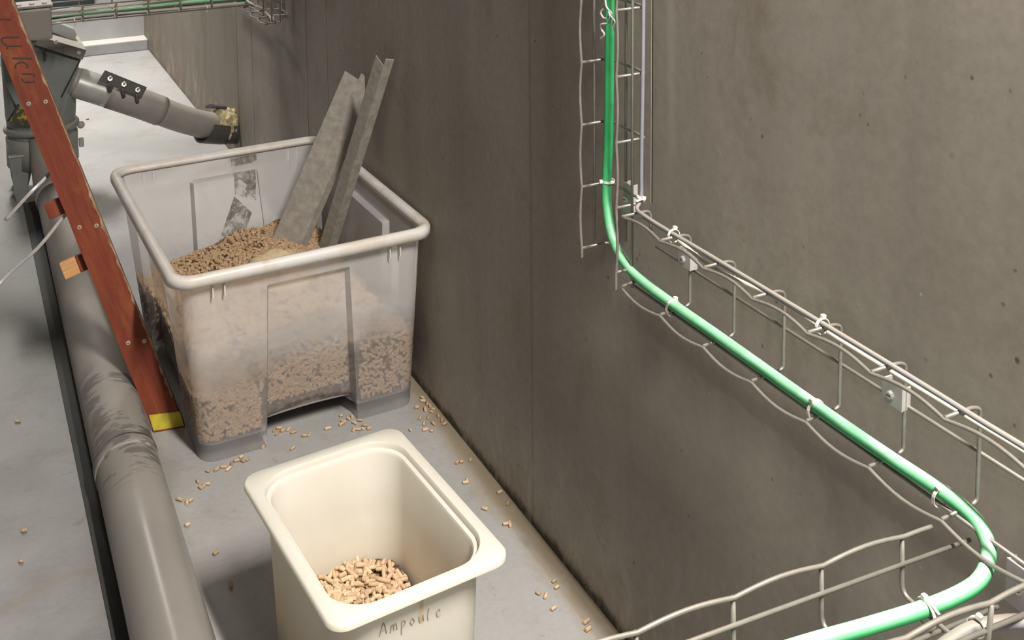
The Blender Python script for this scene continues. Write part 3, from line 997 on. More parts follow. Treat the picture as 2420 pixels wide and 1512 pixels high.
# ------------------------------------------------------------------ loose pellets on the floor
CAM = Vector((-0.94, 0, 1.4146))


def spot(px, py_):
    """Floor point under a point of the photograph (used once to lay out the spill)."""
    c = right * ((px - 1216.1) / 2656.9) - up * ((py_ + 238.7) / 2656.9) + fwd
    return CAM + c * (-CAM.z / c.z)


spill = {
    ('loose wood pellet under the arched front of the large frosted bin', 'pellets under the arch of the large bin'):
        [(655, 1027), (668, 1020), (682, 1017), (694, 1024), (648, 1019), (660, 1014), (720, 1032), (731, 1030), (806, 985), (812, 998), (824, 992), (808, 1004), (832, 987), (838, 1002), (851, 996), (862, 1008), (846, 1017), (858, 1016), (836, 1018), (872, 1015), (775, 1015)],
    ('loose wood pellet on the floor beside the left foot of the large bin', 'pellets by the left foot of the large bin'):
        [(570, 1083), (559, 1091), (548, 1100), (530, 1106), (512, 1112), (491, 1116), (540, 1111), (585, 1089), (574, 1092), (692, 1062), (622, 1059)],
    ('loose wood pellet on the floor between the grey pipe and cream container', 'pellets between the pipe and the cream container'):
        [(468, 1140), (482, 1151), (491, 1146), (474, 1155), (425, 1183), (442, 1190), (451, 1185), (443, 1243), (510, 1310), (545, 1385)],
    ('loose wood pellet in the corner where the large bin meets the wall', 'pellets in the corner of bin and wall'):
        [(1000, 950), (1010, 956), (985, 965), (1005, 970), (1016, 961), (1021, 976), (1012, 990), (993, 990), (1002, 1003), (1020, 1021), (1005, 1018), (1053, 993), (1058, 1002), (970, 1019), (1036, 985), (998, 942), (1030, 968), (1024, 1003)],
    ('loose wood pellet in the dust along the foot of the concrete wall', 'pellets along the foot of the wall'):
        [(1080, 1096), (1091, 1094), (1112, 1090), (1100, 1143), (1104, 1138), (1181, 1166), (1207, 1190), (1146, 1205), (1205, 1242), (1195, 1241)],
    ('loose wood pellet on the floor between the cream container and wall', 'pellets right of the cream container'):
        [(1272, 1405), (1290, 1411), (1310, 1376), (1316, 1391), (1308, 1441), (1386, 1472), (1390, 1490)],
    ('loose wood pellet on the open floor left of the grey pipe', 'pellets left of the pipe'):
        [(57, 1257), (50, 1330), (42, 998)],
}
for (lab, grp), pts in spill.items():
    for i, (a, b) in enumerate(pts):
        p = spot(a, b)
        p.x = min(p.x, -0.012)
        pellet((p.x, p.y, 0.0036), (random.uniform(0, 6), 0, random.uniform(0, 6.28)), lab, grp, k=random.choice((0, 0, 1, 1, 6, 2, 7)), scale=random.uniform(.75, 1.0))
p = spot(207, 283); pellet((p.x, p.y, .0037), (0, 0, .2), 'single pellet on the pale floor below the feed pipe', None)

# ------------------------------------------------------------------ floor pipe and its far elbow
PX = lambda y: -0.6771 + 0.0079 * (y - 2.0)
pr = root('floor_pipe', (PX(2.0), 2.0, 0.0), 'long dusty grey plastic pipe lying along the floor left of the bins', 'pipe')
pts = [Vector((PX(y), y, .0612)) - pr.location for y in np.linspace(0.6, 3.93, 24)]
tube('pipe_run', pts, .0608, M['pipe'], pr, 40)
cz = .0612; yb = 4.02
arc = [Vector((PX(yb), yb - .08 + .16 * math.sin(a) * 1.0, cz + .16 * (1 - math.cos(a)))) - pr.location for a in np.linspace(0, math.pi / 2, 10)]
arc = [Vector((PX(3.9), 3.9, cz)) - pr.location] + arc
tube('elbow', arc, .0655, M['pipe'], pr, 40)
v, f_ = tube_geo([Vector((PX(y), y, .0612)) - pr.location for y in (2.235, 2.245, 2.26, 2.27)], .0632, 40)
py('joint_lip', v, f_, M['pipe'], pr, True)

# dark flat strip on the floor along the pipe's left side
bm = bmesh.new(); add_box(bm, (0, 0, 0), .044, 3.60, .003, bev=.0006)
st = obj('floor_strip', bm, M['nearblack']); st.location = (-.7355, 2.29, .0015)
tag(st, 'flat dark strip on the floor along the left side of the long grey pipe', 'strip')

# ------------------------------------------------------------------ wooden ladder side rail
LF = Vector((-0.592, 2.458, 0.0))
A_ = Vector((-.284, .250, .9257)).normalized(); W_ = Vector((.94657, -.08077, .31222)); N_ = Vector((-.15282, -.96487, .21369))
W_ = (W_ - A_ * W_.dot(A_)).normalized(); N_ = W_.cross(A_); N_ = -N_ if N_.dot(fwd) > 0 else N_.normalized()
lad = root('wooden_ladder', LF, 'red brown painted wooden ladder rail leaning left between the pipe and large bin', 'ladder')
LM = Matrix((W_, N_, A_)).transposed().to_4x4()


def lad_obj(name, bm, mat, parent=None):
    """Built in rail axes: x across, y towards the viewer, z along the rail."""
    o = obj(name, bm, mat, parent or lad)
    if parent is None:
        o.matrix_local = LM
    return o


LT, LW, LH = 0.026, 0.063, 1.55
bm = bmesh.new()
nseg = 60
prof = [(0, 0), (LW, 0), (LW, -LT), (0, -LT)]
rows = []
rd = random.Random(3)
for i in range(nseg + 1):
    z = LH * i / nseg
    row = []
    for j, (x, y) in enumerate(prof):
        jx = rd.uniform(-.0012, .0006) if j in (1, 2) else rd.uniform(-.0005, .0005)
        zz = z
        if i == 0:   # the foot is cut level with the floor
            off = W_ * x + N_ * y
            zz = -off.z / A_.z
        elif z < .06:
            zz = z
        row.append(bm.verts.new((x + (jx if i else 0), y, zz)))
    rows.append(row)
for a, b in zip(rows, rows[1:]):
    for k in range(4): bm.faces.new((a[k], a[(k + 1) % 4], b[(k + 1) % 4], b[k]))
bm.faces.new(rows[0][::-1]); bm.faces.new(rows[-1])
rail = lad_obj('rail', bm, M['redwood'])
# the chipped right edge: its own face strip
bm = bmesh.new()
prev = None; rd = random.Random(5)
for i in range(121):
    z = 0.05 + (LH - .06) * i / 120
    a = bm.verts.new((LW + .0004, -LT, z)); b = bm.verts.new((LW + .0004, .0002, z)); c = bm.verts.new((LW - .001 - abs(rd.gauss(0, .0022)), .0006, z))
    if prev:
        bm.faces.new((prev[0], a, b, prev[1])); bm.faces.new((prev[1], b, c, prev[2]))
    prev = (a, b, c)
tag(lad_obj('worn_edge', bm, M['edge']), 'chipped paint edge')
# yellow painted foot
bm = bmesh.new()
fz = [-(W_ * x).z / A_.z for x in (0, LW)]
v8 = [bm.verts.new(p) for p in ((.001, .0006, fz[0] + .004), (LW - .001, .0006, fz[1] + .004), (LW + .0008, .0006, .016), (.004, .0006, .040), (LW + .0008, -LT, fz[1] + .01), (LW + .0008, -LT, .016))]
bm.faces.new((v8[0], v8[1], v8[2], v8[3])); bm.faces.new((v8[1], v8[4], v8[5], v8[2]))
tag(lad_obj('foot_paint', bm, M['yellow']), 'yellow painted foot')
for (u, z) in ((.0138, .7758), (.0472, .766), (.0155, .4805), (.0485, .4686), (.0193, .2032), (.0511, .1917)):
    bm = bmesh.new(); bmesh.ops.create_cone(bm, cap_ends=True, segments=16, radius1=.0052, radius2=.0040, depth=.0018)
    bmesh.ops.rotate(bm, verts=bm.verts, matrix=Matrix.Rotation(-math.pi / 2, 3, 'X')); bmesh.ops.translate(bm, verts=bm.verts, vec=(u, .0008, z))
    bm2 = bm
    o = lad_obj('screw', bm2, M['screw'])
    bm = bmesh.new(); add_box(bm, (u, .0019, z), .006, .0006, .001, Matrix.Rotation(.5, 3, 'Y')); add_box(bm, (u, .0019, z), .001, .0006, .006, Matrix.Rotation(.5, 3, 'Y'))
    s = obj('slot', bm, M['ink'], o)
# rung stubs that stick out behind the rail
for z, x0, cut in ((.556, -.037, False), (.421, -.053, True)):
    bm = bmesh.new()
    xs = x0 + (.034 if cut else 0)
    add_box(bm, ((xs + .05) / 2, -LT - .011, z - .018), .05 - xs, .021, .038, bev=.002)
    rg = lad_obj('rung', bm, M['redwood'])
    if cut:
        bm = bmesh.new(); add_box(bm, ((x0 + xs) / 2, -LT - .011, z - .018), xs - x0, .0212, .0382, bev=.0015)
        e = obj('bare_end', bm, M['rawwood'], rg); tag(e, 'bare pale wooden end')
# letters painted along the rail
strokes = {
    'I': [[(.0221, .9734), (.0444, .9632)]],
    'C': [[(.0284, .9282), (.0461, .9204)], [(.0156, .9125), (.0442, .9003)], [(.0284, .9282), (.0163, .9316), (.0119, .9292), (.0124, .9211), (.0172, .9118), (.0159, .9049)]],
    'K': [[(.0172, .8826), (.0547, .8661)], [(.0448, .8716), (.0536, .8652)], [(.0161, .858), (.0194, .8661), (.0292, .8679), (.0368, .8629), (.0415, .8539), (.036, .8519)]],
    'O': [[(.0236, .8431), (.0475, .8316)], [(.0475, .8316), (.0436, .826)], [(.0198, .8329), (.0225, .8239), (.0432, .8154)]]}
for k, sts in strokes.items():
    V = []; F = []
    for st in sts:
        pts = spline([(a, .0004, b) for a, b in st], 6) if len(st) > 2 else [Vector((a, .0004, b)) for a, b in st]
        v, f_ = tube_geo(pts, .0024, 8, flat=(.0036, .0007, (0, 1, 0)))
        o = len(V); V += v; F += [tuple(i + o for i in ff) for ff in f_]
    bm = bmesh.new(); vv = [bm.verts.new(p) for p in V]
    for ff in F: bm.faces.new([vv[i] for i in ff])
    lad_obj('painted_letter', bm, M['ink'])

# two clear plastic bands left of the ladder
for pts, lab in (([(-.985, 2.50, .255), (-.878, 2.60, .347), (-.80, 2.6, .41), (-.748, 2.61, .462), (-.722, 2.615, .485)], 'wide clear plastic strap running from the ladder rail down to the left'),
                 ([(-.86, 2.62, .478), (-.81, 2.62, .528), (-.77, 2.64, .556), (-.735, 2.66, .585)], 'short clear plastic strap behind the ladder above the dark rung')):
    o = tube('plastic_strap', spline(pts, 6), .004, M['clear'], None, 8, flat=(.008, .0010, (0.2, -0.8, .5)))
    tag(o, lab, 'strap')

# ------------------------------------------------------------------ feeder machine, far left
mc = root('pellet_feeder', (-0.68, 4.2, 0), 'grey sheet metal pellet feeder with hopper and flange behind the ladder', 'machine')


def mp(x, y, z): return Vector((x, y, z)) - mc.location


N = 32
ccx, ccy = -0.678, 4.21


def circ(r, z): return [mp(ccx + r * math.cos(2 * math.pi * k / N), ccy + r * math.sin(2 * math.pi * k / N), z) for k in range(N)]


def sqr(x0, x1, y0, y1, zf, tilt):
    """Square loop with N points matched to circ(); z falls towards +x by tilt."""
    out = []
    cx_, cy_ = (x0 + x1) / 2, (y0 + y1) / 2
    for k in range(N):
        a = 2 * math.pi * k / N; c, s = math.cos(a), math.sin(a)
        m = max(abs(c), abs(s)); x = cx_ + c / m * (x1 - x0) / 2; y = cy_ + s / m * (y1 - y0) / 2
        out.append(mp(x, y, zf - tilt * (x - cx_)))
    return out


hop = loft('hopper', [circ(.112, .245), circ(.116, .285), sqr(-.80, -.553, 4.105, 4.32, .545, .62)], M['machine'], mc, False)
# door plate on the front of the hopper, with dark seams round it
dp = [(-.800, 4.098, .585), (-.553, 4.098, .470), (-.618, 4.098, .352), (-.655, 4.098, .300), (-.745, 4.098, .300), (-.79, 4.098, .42)]
prism('door_plate', [mp(x, y, z) for x, y, z in dp], (0, .006, 0), M['machine'], mc, .001)
tube('door_seal', [mp(-.70, 4.094, .552), mp(-.551, 4.094, .478)], .0035, M['nearblack'], mc, 6)
tube('door_seal', [mp(-.551, 4.094, .478), mp(-.618, 4.094, .355)], .0025, M['nearblack'], mc, 6)
tube('door_strap', spline([mp(-.672, 4.092, .542), mp(-.664, 4.090, .515), mp(-.665, 4.091, .49)], 5), .0042, M['darkplate'], mc, 6)
flg = prism('flange', [mp(-.80, 4.085, .66 - .03), mp(-.53, 4.085, .512), mp(-.545, 4.085, .478), mp(-.80, 4.085, .598)], (0, .25, 0), M['boxgrey'], mc, .002)
for x, z in ((-.628, .552), (-.556, .507)):
    bm = bmesh.new(); bmesh.ops.create_cone(bm, cap_ends=True, segments=6, radius1=.0085, radius2=.0075, depth=.007)
    bmesh.ops.rotate(bm, verts=bm.verts, matrix=Matrix.Rotation(math.pi / 2, 3, 'X')); bmesh.ops.translate(bm, verts=bm.verts, vec=mp(x, 4.082, z))
    obj('bolt', bm, M['bolt'], mc)
hg = prism('hinge_bar', [mp(-.66, 4.22, .620), mp(-.555, 4.22, .562), mp(-.547, 4.22, .540), mp(-.555, 4.22, .520), mp(-.66, 4.22, .575)], (0, .05, 0), M['machinelight'], mc, .003)
tag(hg, 'pale rounded bar')
loft('neck', [circ(.110, .185), circ(.112, .245)], M['machine'], mc, True)
loft('clamp_ring', [circ(.112, .222), circ(.123, .226), circ(.125, .234), circ(.123, .242), circ(.112, .246)], M['machine'], mc, True)
loft('drum', [circ(.118, .105), circ(.118, .205), circ(.110, .207)], M['machine'], mc, True)
kb = bmesh.new(); bmesh.ops.create_uvsphere(kb, u_segments=14, v_segments=10, radius=.013)
bmesh.ops.translate(kb, verts=kb.verts, vec=mp(-.556, 4.13, .238)); obj('clamp_knob', kb, M['machinelight'], mc, True)
bm = bmesh.new(); add_box(bm, mp(-.558, 4.12, .178), .016, .02, .03, bev=.003); obj('latch', bm, M['machinelight'], mc)
# legs
for nm, x0, x1, y, z1 in (('leg', -.792, -.706, 4.12, .162), ('leg', -.640, -.560, 4.30, .162), ('leg', -.792, -.706, 4.30, .162)):
    m_ = (x0 + x1) / 2 - .012
    lg = prism(nm, [mp(x0, y, z1), mp(x1, y, z1), mp(m_ + .020, y, .030), mp(m_ + .014, y, 0.0), mp(m_ - .014, y, 0.0), mp(m_ - .020, y, .030)], (0, .012, 0), M['machine'], mc, .001)
    if y < 4.2:
        prism('leg_lip', [mp(x0, y - .006, z1 + .002), mp(x1 + .01, y - .006, z1 + .002), mp(x1 + .01, y - .006, z1 - .003), mp(x0, y - .006, z1 - .003)], (0, .02, 0), M['zinc'], lg)
# yellow sticker with a black border
prism('warning_sticker', [mp(-.788, 4.083, .298), mp(-.755, 4.083, .350), mp(-.70, 4.083, .30), mp(-.722, 4.083, .268)], (0, .0012, 0), M['sign'], mc)
tube('sticker_border', [mp(-.790, 4.080, .298), mp(-.755, 4.080, .352)], .003, M['nearblack'], mc, 6)
# junction box on top
jb = bmesh.new(); add_box(jb, mp(-.745, 3.645, .712), .15, .084, .098, Matrix.Rotation(-.06, 3, 'Z'), .008)
jbo = obj('motor_box', jb, M['boxgrey'], mc)
tag(jbo, 'grey plastic box with screwed lid')
prism('box_lid', [mp(-.823, 3.592, .763), mp(-.667, 3.597, .763), mp(-.667, 3.597, .771), mp(-.823, 3.592, .771)], (0, .090, 0), M['boxgrey'], jbo, .002)
tube('box_bracket', [mp(-.73, 3.66, .668), mp(-.72, 3.95, .590), mp(-.71, 4.12, .56)], .022, M['machine'], mc, 12)
for dx in (-.035, .0, .035):
    bm = bmesh.new(); bmesh.ops.create_cone(bm, cap_ends=True, segments=10, radius1=.008, radius2=.006, depth=.006)
    bmesh.ops.translate(bm, verts=bm.verts, vec=mp(-.725 + dx, 3.615, .773)); obj('box_screw', bm, M['zinc'], jbo)

# ------------------------------------------------------------------ feed pipe from the feeder into the wall
fp = root('feed_pipe', (-.30, 4.15, .25), 'curved grey feed pipe running from the feeder into the concrete wall', 'pipe')
cl = spline([(-.575, 4.14, .395), (-.505, 4.13, .362), (-.36, 4.12, .292), (-.21, 4.15, .205), (-.095, 4.19, .150), (.004, 4.22, .128)], 8)
cl = [c - fp.location for c in cl]
tube('pipe_bend', cl, .050, M['spout'], fp, 32)
tube('sleeve', cl[2:12], .0525, M['spoutlight'], fp, 32)
tag(fp.children[-1], 'bright silver sleeve')
tube('clamp_sleeve', cl[11:21], .0535, M['spout'], fp, 32)
bmk = []
pl_ = prism('clamp_plate', [Vector(p) - fp.location for p in ((-.500, 4.05, .408), (-.476, 4.06, .440), (-.340, 4.06, .362), (-.362, 4.05, .330))], (0.003, .008, -.004), M['darkplate'], fp, .001)
for p in ((-.462, 4.050, .410), (-.417, 4.050, .384), (-.372, 4.050, .358)):
    c = Vector(p) - fp.location
    bm = bmesh.new(); bmesh.ops.create_cone(bm, cap_ends=True, segments=6, radius1=.0095, radius2=.009, depth=.008)
    bmesh.ops.rotate(bm, verts=bm.verts, matrix=Matrix.Rotation(math.radians(75), 3, 'X')); bmesh.ops.translate(bm, verts=bm.verts, vec=c)
    bo = obj('bolt', bm, M['bolt'], fp)
    tube('bolt_shank', [c, c + Vector((.002, -.016, .010))], .0042, M['bolt'], bo, 8)
    tube('clamp_band', [c + Vector((-.004, 0, -.012)), c + Vector((-.002, .004, -.034)), c + Vector((0, .012, -.050))], .005, M['darkplate'], fp, 8, flat=(.012, .004, (0, -1, .4)))
# dried foam and the dark split collar where it enters the wall
bm = bmesh.new(); bmesh.ops.create_icosphere(bm, subdivisions=4, radius=1.0)
from mathutils import noise as mn
for v in bm.verts:
    nn = 1 + .30 * mn.noise(v.co * 2.6) + .16 * mn.noise(v.co * 7) + .07 * mn.noise(v.co * 16)
    v.co = Vector((v.co.x * .062 * nn, v.co.y * .060 * nn, v.co.z * .058 * nn)) + Vector((-.040, 4.20, .146)) - fp.location
obj('foam_collar', bm, M['foam'], fp, True); tag(fp.children[-1], 'yellow dried foam')
for a0, a1, s0, s1, R0 in ((195, 372, 30, 35, .062), (195, 372, 36, 40, .062), (75, 128, 31, 35, .072)):
    loopsA = []
    i0, i1 = int(s0), min(int(s1), len(cl) - 1)
    for i in (i0, i1):
        t = (cl[min(i + 1, len(cl) - 1)] - cl[i - 1]).normalized(); sx = t.cross(Vector((0, 0, 1))).normalized(); sz = sx.cross(t)
        ring = []
        for rr in (R0, R0 + .007):
            an = np.linspace(a0, a1, 14) if rr == R0 else np.linspace(a1, a0, 14)
            ring += [cl[i] + (sx * math.cos(math.radians(q)) + sz * math.sin(math.radians(q))) * rr for q in an]
        loopsA.append(ring)
    loft('collar_half', loopsA, M['darkplate'], fp, False)

# ------------------------------------------------------------------ wire mesh cable trays
WR = 0.0023


def wavy(a, b, nodes, bulge, m=8):
    """Edge wire: touches the cross wires at the nodes, bulges between them."""
    a, b = Vector(a), Vector(b); bulge = Vector(bulge); ts = sorted(nodes)
    pts = []
    seg = [0.0] + ts + [1.0]
    for t0, t1 in zip(seg, seg[1:]):
        if t1 - t0 < 1e-6: continue
        kk = min(1.0, (t1 - t0) * (b - a).length / 0.095) ** 3
        for j in range(m):
            t = j / m
            pts.append(a.lerp(b, lerp(t0, t1, t)) + bulge * (kk * math.sin(math.pi * t)))
    pts.append(b)
    return pts


def wire(rt, name, path, r=WR):
    return tube(name, [Vector(p) - rt.location for p in path], r, M['wire'], rt, 8)


# horizontal tray on the wall, running to the right
YR = [1.366 - .1006 * k for k in range(0, 10)]
t2 = root('cable_tray', (-.045, 1.0, .72), 'horizontal wire mesh cable tray fixed along the concrete wall, running off to the right', 'cable tray')
y0, y1 = 1.368, 0.40
nod = lambda: [(y0 - y) / (y0 - y1) for y in YR[1:]]
wire(t2, 'edge_wire', wavy((-.070, y0, .774), (-.070, y1, .774), nod(), (0.002, 0, .006)))
wire(t2, 'edge_wire', wavy((-.070, y0, .665), (-.070, y1, .665), nod(), (-.002, 0, -.006)))
wire(t2, 'long_wire', [(-.0145, y0 - .01, .722), (-.0145, y1, .722)])
wire(t2, 'long_wire', [(-.038, y0 - .01, .7718), (-.038, y1, .7718)])
wire(t2, 'long_wire', [(-.050, y0, .6655), (-.050, y1, .6655)])
for k, y in enumerate(YR):
    if k == 0:
        wire(t2, 'cross_wire', fillet([(-.070, y, .776), (-.019, y, .776), (-.019, y, .74)], .010))
        wire(t2, 'cross_wire', [(-.070, y, .668), (-.045, y, .671)])
        continue
    wire(t2, 'cross_wire', fillet([(-.070, y, .7765), (-.030, y, .7765), (-.019, y, .772), (-.019, y, .672), (-.028, y, .669), (-.070, y, .6675)], .009))

# vertical tray on the wall
t1 = root('cable_tray', (-.045, 1.43, .95), 'vertical wire mesh cable tray on the wall carrying the green cable down', 'cable tray')
yl, yr_ = 1.482, 1.381
zt = 1.62
ZR = [.684, .784, .884, .984, 1.084, 1.184, 1.284, 1.384, 1.484, 1.584]
nz = [(z - .668) / (zt - .668) for z in ZR]
wire(t1, 'edge_wire', wavy((-.071, yl, .668), (-.071, yl, zt), nz, (0, .005, 0)))
wire(t1, 'edge_wire', wavy((-.071, yr_, .655), (-.071, yr_, zt), [(z - .655) / (zt - .655) for z in ZR], (0, -.004, 0)))
wire(t1, 'long_wire', [(-.047, yl + .002, .684), (-.047, yl + .002, zt)])
wire(t1, 'long_wire', [(-.044, yr_ - .002, .655), (-.044, yr_ - .002, zt)])
wire(t1, 'long_wire', [(-.016, 1.440, .70), (-.016, 1.440, zt)])
for z in ZR:
    if z < .75:
        wire(t1, 'cross_wire', fillet([(-.071, yl, z), (-.024, yl, z), (-.019, yl - .012, z)], .006))
        wire(t1, 'cross_wire', [(-.071, yr_, z), (-.046, yr_, z)])
    else:
        wire(t1, 'cross_wire', fillet([(-.071, yl, z), (-.019, yl, z), (-.019, yr_, z), (-.071, yr_, z)], .007))

# tray leaving the wall at the lower right
t3 = root('cable_tray', (-.40, .70, .64), 'wire mesh cable tray leaving the wall in the lower right corner', 'cable tray')
XR = [-.136 - .1035 * k for k in range(0, 7)]


def zA(x): return .6765 - .048 * (x + .10)


x0, x1 = -.098, -.80
nx = [(x0 - x) / (x0 - x1) for x in XR]
wire(t3, 'edge_wire', wavy((x0, .75, zA(x0)), (x1, .75, zA(x1)), nx, (0, .0, .0045)), .0022)
wire(t3, 'long_wire', [(-.045, .748, zA(-.045) - .028), (x1, .748, zA(x1) - .020)], .0022)
wire(t3, 'edge_wire', wavy((-.05, .648, zA(-.05)), (x1, .648, zA(x1)), [(-.05 - x) / (-.05 - x1) for x in XR], (0, 0, .0045)), .0026)
wire(t3, 'long_wire', [(-.05, .650, zA(-.05) - .028), (x1, .650, zA(x1) - .024)], .0026)
wire(t3, 'long_wire', [(-.06, .70, zA(-.06) - .063), (x1, .70, zA(x1) - .063)])
for x in XR:
    zt_ = zA(x); zb_ = zt_ - .060
    wire(t3, 'cross_wire', fillet([(x, .752, zt_), (x, .750, zb_), (x, .650, zb_), (x, .646, zt_)], .011), .0025)

# far tray crossing the room on the left, and its branch on the wall
t4 = root('cable_tray', (-.5, 3.75, .71), 'wire mesh cable tray with several cables crossing the room at the top left', 'cable tray')
X4 = [-.176 - .0995 * k for k in range(0, 13)]
xa, xb = -.03, -1.38
for nm, y, z, wv in (('edge_wire', 3.70, .739, 1), ('long_wire', 3.70, .712, 0), ('long_wire', 3.702, .690, 0), ('edge_wire', 3.80, .739, 1), ('long_wire', 3.80, .712, 0), ('long_wire', 3.75, .688, 0), ('long_wire', 3.798, .690, 0)):
    wire(t4, nm, [(xa, y, z), (xb, y, z)])
for x in X4:
    wire(t4, 'cross_wire', fillet([(x, 3.698, .741), (x, 3.700, .688), (x, 3.80, .688), (x, 3.802, .741)], .008), .0026)
t5 = root('cable_tray', (-.045, 3.8, .72), 'short horizontal wire mesh tray on the wall at the top, left of the wall seams', 'cable tray')
Y5 = [3.42 + .1 * k for k in range(0, 8)]
ya, yb_ = 3.42, 4.14
n5 = [(y - ya) / (yb_ - ya) for y in Y5]
wire(t5, 'edge_wire', wavy((-.070, ya, .68), (-.070, yb_, .68), n5, (-.008, 0, -.002)), .0028)
wire(t5, 'long_wire', [(-.047, ya, .682), (-.047, yb_, .682)], .0026)
wire(t5, 'long_wire', [(-.0145, ya, .735), (-.0145, yb_, .735)])
wire(t5, 'edge_wire', wavy((-.070, ya, .788), (-.070, yb_, .788), n5, (0, 0, .006)))
for y in Y5:
    wire(t5, 'cross_wire', fillet([(-.070, y, .68), (-.019, y, .684), (-.019, y, .784), (-.070, y, .788)], .008), .0026)
t6 = root('cable_tray', (-.045, 3.39, .95), 'dark vertical wire mesh tray on the wall at the top edge above the short tray', 'cable tray')
for x, y in ((-.071, 3.445), (-.045, 3.445), (-.016, 3.40), (-.045, 3.345), (-.071, 3.345)):
    wire(t6, 'long_wire', [(x, y, .70), (x, y, 1.35)], .0026)
for z in [.72 + .1 * k for k in range(7)]:
    wire(t6, 'cross_wire', fillet([(-.071, 3.445, z), (-.019, 3.445, z), (-.019, 3.345, z), (-.071, 3.345, z)], .007))

# ------------------------------------------------------------------ cables
gpath = spline([(-.034, 1.462, 1.62), (-.033, 1.462, 1.3), (-.032, 1.462, 1.082), (-.032, 1.465, .88), (-.034, 1.467, .80), (-.038, 1.460, .755), (-.042, 1.437, .712), (-.044, 1.398, .687),
                (-.046, 1.345, .678), (-.050, 1.262, .6785), (-.050, 1.156, .6785), (-.052, .972, .6785), (-.051, .856, .6785), (-.046, .786, .677), (-.042, .752, .671), (-.047, .728, .663),
                (-.060, .713, .654), (-.082, .703, .647), (-.106, .703, .641), (-.150, .708, .637), (-.214, .717, .636), (-.295, .728, .637), (-.42, .735, .643), (-.60, .74, .652), (-.80, .74, .661)], 8)
tag(tube('green_cable', gpath, .0077, M['green'], None, 20), 'thick bright green cable running down and along the trays', 'cable')
tag(tube('grey_cable', spline([(-.028, 1.376, 1.62), (-.028, 1.374, 1.1), (-.028, 1.378, .86), (-.028, 1.378, .800), (-.034, 1.372, .7905), (-.046, 1.362, .784), (-.050, 1.335, .7835), (-.049, 1.275, .7818), (-.048, 1.168, .7818), (-.048, .867, .7818), (-.050, .74, .7818), (-.050, .688, .7818), (-.050, .40, .7818)], 6), .0030, M['greycable'], None, 12), 'thin grey blue cable down the vertical tray and along the tray top', 'cable')
tag(tube('beige_cable', spline([(-.036, 1.345, .770), (-.034, 1.30, .770), (-.042, 1.24, .769), (-.046, 1.17, .766), (-.036, 1.05, .7705), (-.040, .90, .769), (-.036, .40, .770)], 6), .0030, M['whitecable'], None, 10), 'thin beige cable lying just under the top wires of the wall tray', 'cable')
tag(tube('grey_cable', spline([(-.40, .655, .610), (-.25, .668, .618), (-.159, .672, .632), (-.128, .668, .638), (-.105, .660, .640), (-.08, .648, .640), (-.03, .62, .640), (-.014, .55, .640), (-.014, .40, .64)], 8), .0065, M['greycable'], None, 14), 'pale grey cable in the lower right corner beside the wall', 'cable')
for (lab, mat, r, ys, zs) in (('upper white cable in the far tray', 'whitecable', .0042, 3.715, (.722, .727, .724, .728, .735, .75)),
                              ('lower white cable in the far tray', 'whitecable', .0042, 3.712, (.699, .696, .702, .700, .698, .697)),
                              ('second white cable in the far tray, behind the upper one', 'whitecable', .0045, 3.735, (.716, .720, .728, .722, .718, .70))):
    xs = (-1.36, -.75, -.55, -.38, -.22, -.06)
    tag(tube('white_cable', spline([(x, ys, z) for x, z in zip(xs, zs)], 6), r, M[mat], None, 10), lab, 'cable')
tag(tube('green_cable', spline([(x, 3.722, z) for x, z in zip((-1.36, -.75, -.55, -.38, -.22, -.06), (.703, .7045, .708, .710, .712, .707))], 6), .0065, M['green'], None, 12), 'green cable in the far tray at the top left', 'cable')
tag(tube('white_cable', spline([(-.047, 3.425, .692), (-.040, 3.52, .692), (-.034, 3.60, .693), (-.044, 3.72, .692), (-.04, 3.85, .692), (-.04, 4.1, .692)], 6), .0045, M['whitecable'], None, 10), 'white cable lying in the short wall tray at the top', 'cable')


# ------------------------------------------------------------------ cable ties
def tie(c, axis, rad, headdir, label, tail=0.0, sag=None):
    c = Vector(c); ax_ = Vector(axis).normalized(); h = Vector(headdir); h = (h - ax_ * h.dot(ax_)).normalized(); k = ax_.cross(h)
    o = root('cable_tie', c, label, 'cable tie')
    ring = [(h * math.cos(a) + k * math.sin(a)) * (rad + .0008) for a in np.linspace(0, 2 * math.pi, 21)]
    # flat band
    V = []; F = []
    n = len(ring)
    for p in ring:
        d = p.normalized()
        for s, e in ((-.0018, 0), (.0018, 0), (.0018, .0011), (-.0018, .0011)): V.append(p + ax_ * s + d * e)
    for i in range(n - 1):
        for j in range(4): F.append((i * 4 + j, i * 4 + (j + 1) % 4, (i + 1) * 4 + (j + 1) % 4, (i + 1) * 4 + j))
    py('band', V, F, M['tie'], o)
    rot = Matrix((k, h, ax_)).transposed()
    bm = bmesh.new(); add_box(bm, h * (rad + .0032), .0058, .0056, .0052, rot, .0012); obj('head', bm, M['tie'], o)
    if tail:
        b0 = h * (rad + .003)
        t = Vector(sag) if sag else -k
        tube('tail', spline([b0, b0 + t.normalized() * tail * .5 + h * .001, b0 + t.normalized() * tail], 4), .002, M['tie'], o, 6, flat=(.0036, .0014, h))
    return o


